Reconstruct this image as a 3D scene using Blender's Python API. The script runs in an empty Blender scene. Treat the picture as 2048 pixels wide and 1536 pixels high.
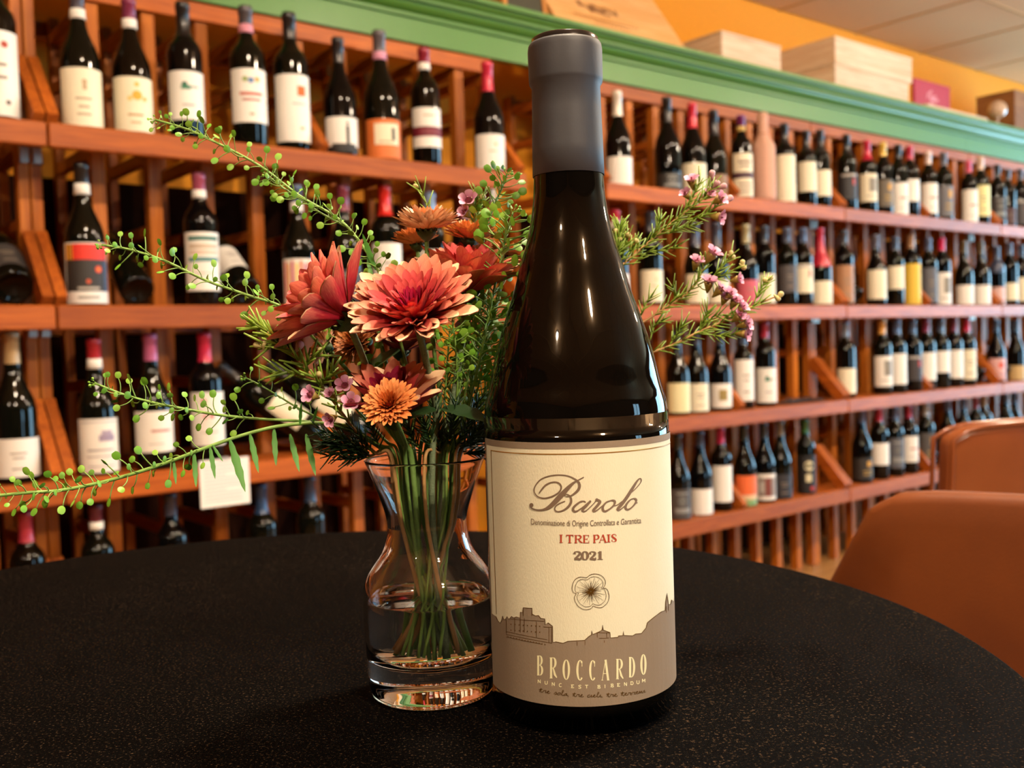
import bpy, math, random
from mathutils import Vector, Matrix
random.seed(7)
SC = bpy.context.scene
COL = SC.collection
PI = math.pi

# ---------------------------------------------------------------- camera
F = 2000.0                                   # focal length in pixels of the 2048x1536 frame
EYE = Vector((0, 0, 0.911))
PITCH, ROLL = math.radians(2.23), math.radians(-1.83)
CM = Matrix.Rotation(PI / 2 - PITCH, 3, 'X') @ Matrix.Rotation(ROLL, 3, 'Z')
cd = bpy.data.cameras.new('camera'); cam = bpy.data.objects.new('camera', cd); COL.objects.link(cam)
cam.matrix_world = Matrix.Translation(EYE) @ CM.to_4x4()
cd.sensor_width = 36; cd.lens = F / 2048 * 36; cd.clip_start = 0.01; cd.clip_end = 60
cd.dof.use_dof = True; cd.dof.focus_distance = 0.425; cd.dof.aperture_fstop = 13.5
SC.camera = cam
vs = SC.view_settings
vs.view_transform = 'Standard'; vs.look = 'None'; vs.gamma = 1; vs.use_curve_mapping = False
vs.exposure = 0.2
SC.cycles.max_bounces = 10; SC.cycles.diffuse_bounces = 2; SC.cycles.glossy_bounces = 4
SC.cycles.transmission_bounces = 10; SC.cycles.transparent_max_bounces = 8
SC.cycles.sample_clamp_indirect = 4.0; SC.cycles.caustics_reflective = False
SC.cycles.caustics_refractive = True; SC.cycles.blur_glossy = 0.5
SC.cycles.use_denoising = True

# ---------------------------------------------------------------- world and lamps (ceiling lamps, daylight windows)
W = bpy.data.worlds.new('world'); SC.world = W; W.use_nodes = True
W.node_tree.nodes['Background'].inputs[0].default_value = (0.62, 0.78, 1.0, 1)
W.node_tree.nodes['Background'].inputs[1].default_value = 0.25
LAMP = 800.0          # radiance of the ceiling lamp bulbs
DAY = 13.0            # radiance of the daylight in the window panes
LAMP_COL = (1.0, 0.81, 0.59, 1)
DAY_COL = (0.40, 0.74, 1.0, 1)

# ---------------------------------------------------------------- helpers: view rays, wall frame
def ray(px, py):
    return CM @ Vector(((px - 1024) / F, -(py - 768) / F, -1))
def at(px, py, y):                            # point of the view ray at forward distance y
    d = ray(px, py); return EYE + d * (y / d.y)
def on_z(px, py, z):
    d = ray(px, py); return EYE + d * ((z - EYE.z) / d.z)
dv = ray(3500, 611); D = Vector((dv.x, dv.y, 0)).normalized()   # direction in which the shelves run
N = Vector((-D.y, D.x, 0))                                         # into the wall
PHI = math.atan2(D.y, D.x)
P0 = at(112, 610, 2.045); P0.z = 0
def P(t, w, z=0): return P0 + D * t + N * w + Vector((0, 0, z))
def on_w(px, py, w):                          # view ray meets the upright plane at depth w of the shelf
    d = ray(px, py); k = (w - (EYE - P0).dot(N)) / d.dot(N)
    p = EYE + d * k; return (p - P0).dot(D), p.z
ZA, ZB, ZC, ZD = 1.392, 1.022, 0.662, 0.318   # shelf heights
ROWZ = {'A': ZA, 'B': ZB, 'C': ZC, 'D': ZD}
WALL_W, CEIL, TABLE = 0.60, 2.375, 0.75

def lin(h):
    h = h.lstrip('#'); v = [int(h[i:i + 2], 16) / 255 for i in (0, 2, 4)]
    return tuple(c / 12.92 if c <= 0.04045 else ((c + 0.055) / 1.055) ** 2.4 for c in v) + (1,)

# ---------------------------------------------------------------- helpers: materials
MATS = {}
def _new(name):
    m = bpy.data.materials.new(name); m.use_nodes = True
    nt = m.node_tree; b = nt.nodes['Principled BSDF']; return m, nt, b
def plain(hexcol, rough=0.5, metal=0.0, spec=0.5, coat=0.0, bump=0.0, scale=200.0, vary=0.0):
    key = (hexcol, rough, metal, spec, coat, bump, scale, vary)
    if key in MATS: return MATS[key]
    m, nt, b = _new('paint_' + hexcol.strip('#'))
    c = lin(hexcol)
    b.inputs['Base Color'].default_value = c; b.inputs['Roughness'].default_value = rough
    b.inputs['Metallic'].default_value = metal; b.inputs['Specular IOR Level'].default_value = spec
    b.inputs['Coat Weight'].default_value = coat; b.inputs['Coat Roughness'].default_value = 0.08
    tc = nt.nodes.new('ShaderNodeTexCoord'); nz = nt.nodes.new('ShaderNodeTexNoise')
    nz.inputs['Scale'].default_value = scale; nz.inputs['Detail'].default_value = 3
    nt.links.new(tc.outputs['Object'], nz.inputs['Vector'])
    if vary:
        mx = nt.nodes.new('ShaderNodeMixRGB'); mx.blend_type = 'MULTIPLY'; mx.inputs[1].default_value = c
        rp = nt.nodes.new('ShaderNodeMapRange'); rp.inputs[3].default_value = 1 - vary; rp.inputs[4].default_value = 1 + vary * .4
        nt.links.new(nz.outputs['Fac'], rp.inputs[0]); nt.links.new(rp.outputs[0], mx.inputs[2]); mx.inputs[0].default_value = 1
        nt.links.new(mx.outputs[0], b.inputs['Base Color'])
    if bump:
        bp = nt.nodes.new('ShaderNodeBump'); bp.inputs['Strength'].default_value = bump; bp.inputs['Distance'].default_value = 0.001
        nt.links.new(nz.outputs['Fac'], bp.inputs['Height']); nt.links.new(bp.outputs[0], b.inputs['Normal'])
    MATS[key] = m; return m
def wood(a, c, axis, rough=0.5, scale=1.0, coat=0.04):
    key = ('wood', a, c, axis, rough, scale)
    if key in MATS: return MATS[key]
    m, nt, b = _new('wood_' + axis)
    tc = nt.nodes.new('ShaderNodeTexCoord'); oi = nt.nodes.new('ShaderNodeObjectInfo')
    mp = nt.nodes.new('ShaderNodeMapping'); ad = nt.nodes.new('ShaderNodeVectorMath'); ad.operation = 'ADD'
    sc = nt.nodes.new('ShaderNodeVectorMath'); sc.operation = 'SCALE'; sc.inputs['Scale'].default_value = 37
    cb = nt.nodes.new('ShaderNodeCombineXYZ')
    for i in range(3): nt.links.new(oi.outputs['Random'], cb.inputs[i])
    nt.links.new(cb.outputs[0], sc.inputs[0]); nt.links.new(tc.outputs['Object'], ad.inputs[0]); nt.links.new(sc.outputs[0], ad.inputs[1])
    s = {'x': (2, 30, 30), 'y': (30, 2, 30), 'z': (30, 30, 2)}[axis]
    mp.inputs['Scale'].default_value = tuple(v * scale for v in s)
    nz = nt.nodes.new('ShaderNodeTexNoise'); nz.inputs['Scale'].default_value = 2.2; nz.inputs['Detail'].default_value = 6; nz.inputs['Distortion'].default_value = 1.2
    cr = nt.nodes.new('ShaderNodeValToRGB'); cr.color_ramp.elements[0].position = .3; cr.color_ramp.elements[1].position = .72
    cr.color_ramp.elements[0].color = lin(a); cr.color_ramp.elements[1].color = lin(c)
    hs = nt.nodes.new('ShaderNodeHueSaturation'); mr = nt.nodes.new('ShaderNodeMapRange'); mr.inputs[3].default_value = .82; mr.inputs[4].default_value = 1.15
    nt.links.new(oi.outputs['Random'], mr.inputs[0]); nt.links.new(mr.outputs[0], hs.inputs['Value'])
    nt.links.new(ad.outputs[0], mp.inputs[0]); nt.links.new(mp.outputs[0], nz.inputs['Vector']); nt.links.new(nz.outputs['Fac'], cr.inputs[0])
    nt.links.new(cr.outputs[0], hs.inputs['Color']); nt.links.new(hs.outputs[0], b.inputs['Base Color'])
    b.inputs['Roughness'].default_value = rough; b.inputs['Coat Weight'].default_value = coat; b.inputs['Coat Roughness'].default_value = .3; b.inputs['Specular IOR Level'].default_value = .3
    bp = nt.nodes.new('ShaderNodeBump'); bp.inputs['Strength'].default_value = .15; bp.inputs['Distance'].default_value = .001
    nt.links.new(nz.outputs['Fac'], bp.inputs['Height']); nt.links.new(bp.outputs[0], b.inputs['Normal'])
    MATS[key] = m; return m
def emit(name, col, s):
    m, nt, b = _new(name); b.inputs['Base Color'].default_value = (0, 0, 0, 1)
    b.inputs['Emission Color'].default_value = col; b.inputs['Emission Strength'].default_value = s; return m
def glassy(hexcol, rough=0.04):
    key = ('glassy', hexcol, rough)
    if key in MATS: return MATS[key]
    m, nt, b = _new('dark_glass'); b.inputs['Base Color'].default_value = lin(hexcol)
    b.inputs['Roughness'].default_value = rough; b.inputs['IOR'].default_value = 1.52; b.inputs['Specular IOR Level'].default_value = .24
    MATS[key] = m; return m
def clear(name, ior, col=(1, 1, 1, 1)):
    m, nt, b = _new(name); b.inputs['Base Color'].default_value = col; b.inputs['Roughness'].default_value = 0
    b.inputs['IOR'].default_value = ior; b.inputs['Transmission Weight'].default_value = 1; return m
def ramp_mat(name, stops, axis='Y', length=1.0, rough=.55, vary=.12, veins=0.0, trans=.15):
    """colour along the piece's own length (petals, stems)"""
    m, nt, b = _new(name)
    tc = nt.nodes.new('ShaderNodeTexCoord'); sx = nt.nodes.new('ShaderNodeSeparateXYZ'); nt.links.new(tc.outputs['Object'], sx.inputs[0])
    mr = nt.nodes.new('ShaderNodeMapRange'); mr.inputs[2].default_value = length; nt.links.new(sx.outputs[axis], mr.inputs[0])
    nz = nt.nodes.new('ShaderNodeTexNoise'); nz.inputs['Scale'].default_value = 9; mp = nt.nodes.new('ShaderNodeMapping')
    mp.inputs['Scale'].default_value = (9, .8, 9); nt.links.new(tc.outputs['Object'], mp.inputs[0]); nt.links.new(mp.outputs[0], nz.inputs['Vector'])
    ad = nt.nodes.new('ShaderNodeMath'); ad.operation = 'MULTIPLY_ADD'; ad.inputs[1].default_value = .35 + veins; 
    sb = nt.nodes.new('ShaderNodeMath'); sb.operation = 'SUBTRACT'; sb.inputs[1].default_value = .5; nt.links.new(nz.outputs['Fac'], sb.inputs[0])
    nt.links.new(sb.outputs[0], ad.inputs[0]); nt.links.new(mr.outputs[0], ad.inputs[2])
    cr = nt.nodes.new('ShaderNodeValToRGB'); e = cr.color_ramp.elements
    e[0].position, e[0].color = stops[0][0], lin(stops[0][1]); e[1].position, e[1].color = stops[-1][0], lin(stops[-1][1])
    for p, c in stops[1:-1]:
        k = e.new(p); k.color = lin(c)
    nt.links.new(ad.outputs[0], cr.inputs[0])
    oi = nt.nodes.new('ShaderNodeObjectInfo'); hs = nt.nodes.new('ShaderNodeHueSaturation'); m2 = nt.nodes.new('ShaderNodeMapRange')
    m2.inputs[3].default_value = 1 - vary; m2.inputs[4].default_value = 1 + vary
    nt.links.new(oi.outputs['Random'], m2.inputs[0]); nt.links.new(m2.outputs[0], hs.inputs['Value']); nt.links.new(cr.outputs[0], hs.inputs['Color'])
    nt.links.new(hs.outputs[0], b.inputs['Base Color']); b.inputs['Roughness'].default_value = rough
    b.inputs['Specular IOR Level'].default_value = .3
    return m

# ---------------------------------------------------------------- helpers: meshes and objects
def mesh(name, verts, faces, mats=None, idx=None, smooth=True):
    me = bpy.data.meshes.new(name); me.from_pydata([tuple(v) for v in verts], [], faces)
    for m in (mats if isinstance(mats, (list, tuple)) else [mats] if mats else []): me.materials.append(m)
    if idx: me.polygons.foreach_set('material_index', idx)
    if smooth: me.polygons.foreach_set('use_smooth', [True] * len(me.polygons))
    me.update(); return me
def put(name, me, parent=None, loc=(0, 0, 0), rot=None, scale=None, mtx=None):
    o = bpy.data.objects.new(name, me); COL.objects.link(o)
    if parent: o.parent = parent
    if mtx is not None: o.matrix_local = mtx
    else:
        o.location = loc
        if rot is not None: o.rotation_euler = rot
        if scale is not None: o.scale = scale if hasattr(scale, '__len__') else (scale,) * 3
    return o
def thing(name, label, cat, loc=(0, 0, 0), rz=0, group=None):
    o = put(name, None, None, loc, (0, 0, rz)); o.empty_display_size = .05
    o['label'] = label; o['category'] = cat
    if group: o['group'] = group
    return o
def tag(o, label, cat, group=None):
    o['label'] = label; o['category'] = cat
    if group: o['group'] = group
    return o
BOXF = [(0, 3, 2, 1), (4, 5, 6, 7), (0, 1, 5, 4), (1, 2, 6, 5), (2, 3, 7, 6), (3, 0, 4, 7)]
BOXES = {}
def box_mesh(sx, sy, sz, mat, bev=0.0):
    """box centred on its origin; the top and bottom rims and upright edges are chamfered"""
    key = (round(sx, 4), round(sy, 4), round(sz, 4), mat.name, bev)
    if key in BOXES: return BOXES[key]
    x, y, z = sx / 2, sy / 2, sz / 2
    if bev <= 0:
        v = [(-x, -y, -z), (x, -y, -z), (x, y, -z), (-x, y, -z), (-x, -y, z), (x, -y, z), (x, y, z), (-x, y, z)]; f = BOXF
    else:
        b = min(bev, x * .45, y * .45, z * .45); v = []; f = []
        def ring(zz, ins):
            X, Y = x - ins, y - ins; i = len(v)
            v.extend([(-X + b, -Y, zz), (X - b, -Y, zz), (X, -Y + b, zz), (X, Y - b, zz), (X - b, Y, zz), (-X + b, Y, zz), (-X, Y - b, zz), (-X, -Y + b, zz)]); return i
        r = [ring(-z, b), ring(-z + b, 0), ring(z - b, 0), ring(z, b)]
        for a, c in zip(r, r[1:]):
            for k in range(8): f.append((a + k, a + (k + 1) % 8, c + (k + 1) % 8, c + k))
        f.append(tuple(reversed(range(r[0], r[0] + 8)))); f.append(tuple(range(r[3], r[3] + 8)))
    me = mesh('board', v, f, mat, smooth=False); BOXES[key] = me; return me
def box(name, parent, lo, hi, mat, bev=0.002, rot=None):
    s = [hi[i] - lo[i] for i in range(3)]; c = [(hi[i] + lo[i]) / 2 for i in range(3)]
    return put(name, box_mesh(*s, mat, bev), parent, c, rot)
def lathe(profile, seg=32, a0=0, a1=2 * PI, cap0=True, cap1=True):
    v, f = [], []; full = abs(a1 - a0 - 2 * PI) < 1e-6; n = seg if full else seg + 1
    for r, z in profile:
        for k in range(n):
            a = a0 + (a1 - a0) * k / seg; v.append((r * math.cos(a), r * math.sin(a), z))
    for i in range(len(profile) - 1):
        for k in range(seg):
            q = (k + 1) % n; f.append((i * n + k, i * n + q, (i + 1) * n + q, (i + 1) * n + k))
    if full and cap0: f.append(tuple(reversed(range(n))))
    if full and cap1: f.append(tuple(range((len(profile) - 1) * n, len(profile) * n)))
    return v, f
def catmull(pts, n=6):
    pts = [Vector(p) for p in pts]
    if len(pts) < 3: return [pts[0].lerp(pts[-1], i / n) for i in range(n + 1)]
    e = [pts[0] * 2 - pts[1]] + pts + [pts[-1] * 2 - pts[-2]]; out = []
    for i in range(1, len(e) - 2):
        a, b, c, d = e[i - 1:i + 3]
        for k in range(n):
            t = k / n; out.append(.5 * (2 * b + (c - a) * t + (2 * a - 5 * b + 4 * c - d) * t * t + (3 * b - a - 3 * c + d) * t ** 3))
    out.append(pts[-1]); return out
def frame(z, up=Vector((0, 0, 1))):
    z = Vector(z).normalized(); u = up if abs(z.dot(up)) < .98 else Vector((0, 1, 0))
    x = u.cross(z).normalized(); y = z.cross(x); return x, y, z
def tube(path, r0, r1=None, seg=6, v=None, f=None):
    """tapering tube along a path; appended to v, f when given"""
    v = [] if v is None else v; f = [] if f is None else f
    r1 = r0 if r1 is None else r1; n = len(path); base = len(v); x = None
    for i, p in enumerate(path):
        z = (path[min(i + 1, n - 1)] - path[max(i - 1, 0)]); z = z.normalized() if z.length else Vector((0, 0, 1))
        if x is None: x, y, _ = frame(z)
        else:
            x = (x - z * x.dot(z)).normalized(); y = z.cross(x)
        r = r0 + (r1 - r0) * i / max(1, n - 1)
        for k in range(seg):
            a = 2 * PI * k / seg; v.append(p + x * (r * math.cos(a)) + y * (r * math.sin(a)))
    for i in range(n - 1):
        for k in range(seg):
            q = (k + 1) % seg; f.append((base + i * seg + k, base + i * seg + q, base + (i + 1) * seg + q, base + (i + 1) * seg + k))
    f.append(tuple(base + k for k in reversed(range(seg)))); f.append(tuple(base + (n - 1) * seg + k for k in range(seg)))
    return v, f
def basis(o, x, y, z, s=1.0):
    m = Matrix((x * s, y * s, z * s)).transposed().to_4x4(); m.translation = o; return m
def struct(name, me, loc=(0, 0, 0), rot=None, label=None, parent=None):
    o = put(name, me, parent, loc, rot); o['kind'] = 'structure'
    if label: o['label'] = label
    return o
# ---------------------------------------------------------------- the room
T0, T1, WB = -4.2, 7.4, -6.0                     # room extents along the wall and across
TM, WM = (T0 + T1) / 2, (WALL_W + WB) / 2
MWALL = plain('#F0980A', .75, bump=.12, scale=60, vary=.10)
MFLOOR = wood('#8A5C30', '#AA7C48', 'x', .4, .5)
room_floor = struct('floor', box_mesh(T1 - T0, WALL_W - WB, .04, MFLOOR), P(TM, WM, -.02), (0, 0, PHI), 'tan wooden floor of the shop')
def wallbox(name, t0, t1, w0, w1, z0, z1, mat, label, parent=None):
    return struct(name, box_mesh(t1 - t0, w1 - w0, z1 - z0, mat), P((t0 + t1) / 2, (w0 + w1) / 2, (z0 + z1) / 2), (0, 0, PHI), label, parent)
wallbox('wall_back', T0, T1, WALL_W, WALL_W + .1, 0, CEIL + .1, MWALL, 'mustard yellow painted wall behind the wine racks')
MWALL2 = plain('#3A2416', .8, bump=.1, scale=40, vary=.15)
wallbox('wall_left', T0 - .1, T0, WB, WALL_W, 0, CEIL + .1, MWALL2, 'brown side wall left of the racks, out of view')
# far end wall and opposite wall have daylight windows (behind and right of the viewer)
def window_wall(name, n, a0, a1, z0, z1, s0, s1, place, lab):
    """wall from s0 to s1 with one opening a0..a1 x z0..z1"""
    w = struct(name, None, (0, 0, 0), None, lab)
    for lo, hi, b0, b1 in ((s0, a0, 0, CEIL + .1), (a1, s1, 0, CEIL + .1), (a0, a1, 0, z0), (a0, a1, z1, CEIL + .1)):
        place('wall_panel', w, lo, hi, b0, b1, 0, .1, MWALL2)
    win = struct('window_%d' % n, None, (0, 0, 0), None, 'tall daylight shop window, out of view')
    mf = plain('#3A2A20', .5)
    k = 4 if n == 1 else 2; st = (a1 - a0) / k
    for i in range(k + 1):
        c = a0 + st * i; place('mullion', win, c - .03, c + .03, z0, z1, -.01, .06, mf)
    place('transom', win, a0, a1, z0 - .04, z0 + .02, -.02, .07, mf); place('transom', win, a0, a1, z1 - .02, z1 + .04, -.02, .07, mf)
    pm = emit('daylight', DAY_COL, DAY if n == 2 else DAY * 1.1)
    for i in range(k): place('pane', win, a0 + st * i + .03, a0 + st * (i + 1) - .03, z0, z1, .03, .034, pm)
def place_end(nm, par, a, b, z0, z1, o0, o1, m):
    put(nm, box_mesh(o1 - o0, b - a, z1 - z0, m), par, P(T1 + (o0 + o1) / 2, (a + b) / 2, (z0 + z1) / 2), (0, 0, PHI))
def place_opp(nm, par, a, b, z0, z1, o0, o1, m):
    put(nm, box_mesh(b - a, o1 - o0, z1 - z0, m), par, P((a + b) / 2, WB - (o0 + o1) / 2, (z0 + z1) / 2), (0, 0, PHI))
window_wall('wall_right', 1, -3.2, -.1, .25, 2.1, WB, WALL_W, place_end, 'far end wall with a shop window, out of view')
window_wall('wall_front', 2, 2.5, 3.6, .15, 2.0, T0, T1, place_opp, 'brown wall opposite the racks, out of view')
# dropped ceiling: slab, tiles, grid bars
ceil = struct('ceiling', box_mesh(T1 - T0, WALL_W - WB, .06, plain('#8A6A48', .8)), P(TM, WM, CEIL + .07), (0, 0, PHI), 'dropped ceiling of cream tiles in a thin grid')
MTILE = plain('#E8BE8E', .85, bump=.35, scale=320, vary=.07)
MBAR = plain('#C8A070', .6)  # darker than the tiles, painting in the thin shadow lines
TS = 0.61
tile_me = box_mesh(TS - .012, TS - .012, .016, MTILE, .003)
nt_, nw_ = int((T1 - T0) / TS) + 1, int((WALL_W - WB) / TS) + 1
def ceil_child(nm, me, t, w, z, hx, hy):
    o = put(nm, me, ceil, (t - TM, w - WM, z - (CEIL + .07))); return o
for i in range(nt_):
    for j in range(nw_):
        t, w = T0 + .17 + TS * (i + .5), WALL_W - TS * (j + .5)
        if t + TS / 2 < T1 and w - TS / 2 > WB: ceil_child('ceiling_tile', tile_me, t, w, CEIL + .015, 0, 0)
bar_t = box_mesh(.018, WALL_W - WB, .02, MBAR); bar_w = box_mesh(T1 - T0, .018, .02, MBAR)
for i in range(nt_ + 1):
    if T0 + .17 + TS * i < T1: ceil_child('grid_bar', bar_t, T0 + .17 + TS * i, WM, CEIL + .014, 0, 0)
for j in range(1, nw_ + 1):
    if WALL_W - TS * j > WB: ceil_child('grid_bar', bar_w, TM, WALL_W - TS * j, CEIL + .0145, 0, 0)

# ceiling lamps, all above and behind the viewer
bulb_m = emit('lamp_bulb', LAMP_COL, LAMP)
hv, hf = lathe([(.09, 0), (.09, -.006), (.086, -.02), (.072, -.026), (.066, -.026)], 28, cap0=True, cap1=True)
hous = mesh('lamp_fitting', hv, hf, plain('#CFC6B8', .4))
bv, bf = lathe([(.064 * math.sin(PI / 2 * (k + .02) / 8) + .0002, -.0265 - .05 * math.cos(PI / 2 * k / 8)) for k in range(9)], 24)
bulb = mesh('lamp_dome', bv, bf, bulb_m)
spots = [('right behind the viewer, nearest to the table', Vector((.84, -.76, CEIL))), ('right behind the viewer, farthest from the table', Vector((1.0, -1.08, CEIL))), ('left behind the viewer', Vector((-1.1, -1.5, CEIL)))]
for t, w, nm in ((.0, -1.75, 'first'), (1.7, -1.75, 'second'), (3.3, -1.75, 'third'), (4.9, -1.75, 'fourth')):
    spots.append(('in the row facing the racks, %s from the left' % nm, P(t, w, CEIL)))
for nm, p in spots:
    r = thing('ceiling_lamp', 'round ceiling lamp with glowing dome ' + nm, 'lamp', p, 0, 'ceiling lamps above the viewer')
    put('fitting', hous, r); put('dome', bulb, r)

# ---------------------------------------------------------------- wine racks
WD = ('#8C4010', '#BC621C')
WX, WY = (wood(*WD, a) for a in 'xy'); WZ = wood('#9A4C10', '#C4701E', 'z')
MSHADE = plain('#2C150A', .95, spec=.05, vary=.2, scale=30)
MSTEEL = plain('#B9B2A8', .35, .9)
UW = 1.26
BR = {}
def brace_mesh():
    if 'b' not in BR:
        a, b, th = Vector((0, .148, .152)), Vector((0, .012, .004)), .02
        d = (b - a).normalized(); n = Vector((0, -d.z, d.y)); v = []
        for sx in (-.011, .011):
            for p in (a, b):
                for q in (-th, th): v.append(p + n * q + Vector((sx, 0, 0)))
        BR['b'] = mesh('brace', v, [(0, 1, 3, 2), (4, 6, 7, 5), (0, 4, 5, 1), (2, 3, 7, 6), (0, 2, 6, 4), (1, 5, 7, 3)], WY, smooth=False)
    return BR['b']
def rack(t0, label, n=10, top=True):
    r = thing('wine_rack', label, 'wine rack', P(t0, 0), PHI, 'redwood racks along the yellow wall')
    w = n * .126
    for k in range(n + 1):
        x = .012 if k == 0 else w - .012 if k == n else k * .126 + .016
        hp = .0115 if k in (0, n) else .0155
        box('post', r, (x - hp, .15, 0), (x + hp, .182, 1.745), WZ)
        box('rear_post', r, (x - .011, .44, 0), (x + .011, .47, 1.745), WZ)
        for z in (ZD, ZC, ZB, ZA, 1.71):
            box('side_rail', r, (x - .010, .182, z - .03), (x + .010, .44, z), WY)
            if z < 1.7: box('side_rail', r, (x - .010, .182, z + .17), (x + .010, .44, z + .195), WY)
    for z in (ZD, ZC, ZB, ZA):
        box('ledge', r, (.002, .014, z - .02), (w - .002, .15, z), WX)
        box('fascia', r, (.0008, -.006, z - .050), (w - .0008, .014, z), WX, .003)
        for k in (0, n // 2, n):
            x = .012 if k == 0 else w - .012 if k == n else k * .126
            put('brace', brace_mesh(), r, (x, 0, z))
        for x in (.012, w - .012):
            box('bracket', r, (x - .009, .132, z - .062), (x + .009, .15, z - .022), MSTEEL, .001)
    for z0_, z1_ in ((.02, ZC - .052), (ZC - .0, ZB - .052), (ZB, ZA - .03)): box('back_panel', r, (.002, .486, z0_), (w - .002, .494, z1_), MSHADE)  # added dark sheets stand in for shade inside the open-backed racks
    box('top_rail', r, (.002, .138, 1.70), (w - .002, .15, 1.742), WX)
    box('rear_rail', r, (.002, .47, 1.70), (w - .002, .485, 1.742), WX)
    box('rear_rail', r, (.002, .47, ZB - .05), (w - .002, .485, ZB), WX)
    box('rear_rail', r, (.002, .47, ZC - .05), (w - .002, .485, ZC), WX)
    return r
T_L0, T_L1, T_R1 = -UW - .002, 0.0, 1.575
rack(T_L0, 'redwood wine rack cut off by the left edge of the photo')
rack(T_L1, 'redwood wine rack left of the big bottle, behind the flowers')
rack(T_R1, 'redwood wine rack just right of the big bottle')
rack(T_R1 + UW + .002, 'redwood wine rack behind the leather chairs')
rack(T_R1 + 2 * UW + .004, 'redwood wine rack at the right edge of the photo')

# green cornice over the racks: flat board and stepped crown moulding, one long run
MG = plain('#4C7E2C', .42, bump=.05, scale=30, coat=.1, vary=.06)
prof = [(.150, 1.752), (.150, 1.818), (.140, 1.818), (.140, 1.828), (.134, 1.830), (.124, 1.835), (.116, 1.843), (.113, 1.850), (.100, 1.850), (.100, 1.858), (.092, 1.861), (.084, 1.868), (.082, 1.872), (.070, 1.872), (.070, 1.884), (.50, 1.884), (.50, 1.868), (.17, 1.862), (.17, 1.752)]
cor = thing('cornice', 'glossy green crown moulding running above the racks', 'moulding', P(0, 0), PHI)
for a, b in ((T_L0, 1.42), (1.42, T_R1 + 2 * UW), (T_R1 + 2 * UW, 5.6)):
    n = len(prof); v = [(x, w, z) for x in (a + .0006, b - .0006) for w, z in prof]
    f = [(k, (k + 1) % n, n + (k + 1) % n, n + k) for k in range(n)] + [tuple(reversed(range(n))), tuple(range(n, 2 * n))]
    put('moulding_length', mesh('moulding', v, f, MG, smooth=False), cor)
ZT = 1.884
# ---------------------------------------------------------------- shelf bottles
RB = {'bo': .0375, 'bu': .0415}
def prof_bottle(kind):
    R = RB[kind]
    if kind == 'bo':
        return [(.006, .012), (R - .012, .006), (R - .006, 0), (R - .002, .001), (R, .005), (R, .10), (R, .186), (R - .001, .196), (R - .004, .206), (R - .009, .214), (R - .015, .221), (.0175, .230), (.0150, .238), (.0142, .25), (.0138, .284), (.0152, .285), (.0152, .297), (.0138, .2995), (.001, .30)]
    return [(.006, .014), (R - .012, .007), (R - .006, 0), (R - .002, .001), (R, .005), (R, .08), (R, .135), (R - .001, .148), (R - .004, .162), (R - .009, .176), (R - .015, .190), (R - .0205, .204), (.0172, .218), (.0156, .23), (.0145, .245), (.0138, .284), (.0152, .285), (.0152, .297), (.0138, .2995), (.001, .30)]
BM = {}
def rad_at(kind, z):
    p = prof_bottle(kind)[2:]
    for (r0, z0), (r1, z1) in zip(p, p[1:]):
        if z0 <= z <= z1: return r0 + (r1 - r0) * (z - z0) / max(1e-9, z1 - z0)
    return .0138
GL = [glassy('#0A0B06'), glassy('#0C0804'), glassy('#060606')]
def body_mesh(kind, g):
    k = ('body', kind, g)
    if k not in BM:
        v, f = lathe(prof_bottle(kind), 28); BM[k] = mesh('bottle_body', v, f, GL[g])
    return BM[k]
def sleeve(kind, z0, z1, off, mat, top=False):
    k = ('sl', kind, round(z0, 3), round(z1, 3), off, mat.name)
    if k not in BM:
        zs = sorted({z0, z1} | {z for _, z in prof_bottle(kind)[3:] if z0 < z < z1}); zs = [z for z in zs if z < .2994] if top else zs
        pr = [(rad_at(kind, z) + off, z) for z in zs]
        if top: pr = [(r, z) for r, z in pr] + [(.0138 + off, .3002), (.001, .3006)]
        else: pr = [(pr[0][0] - off, z0)] + pr + [(pr[-1][0] - off, z1)]
        v, f = lathe(pr, 20, cap0=False, cap1=top); BM[k] = mesh('sleeve', v, f, mat)
    return BM[k]
def patch(kind, r, a0, a1, z0, z1, v, f, nu=None, nz=1):
    """curved rectangle on the front (-y) of a bottle"""
    nu = nu or max(2, int(abs(a1 - a0) / .16)); b = len(v)
    for j in range(nz + 1):
        z = z0 + (z1 - z0) * j / nz
        for i in range(nu + 1):
            a = a0 + (a1 - a0) * i / nu; v.append((r * math.sin(a), -r * math.cos(a), z))
    for j in range(nz):
        for i in range(nu):
            q = b + j * (nu + 1) + i; f.append((q, q + 1, q + nu + 2, q + nu + 1))
AH = 1.28                                        # half angle covered by a label
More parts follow.
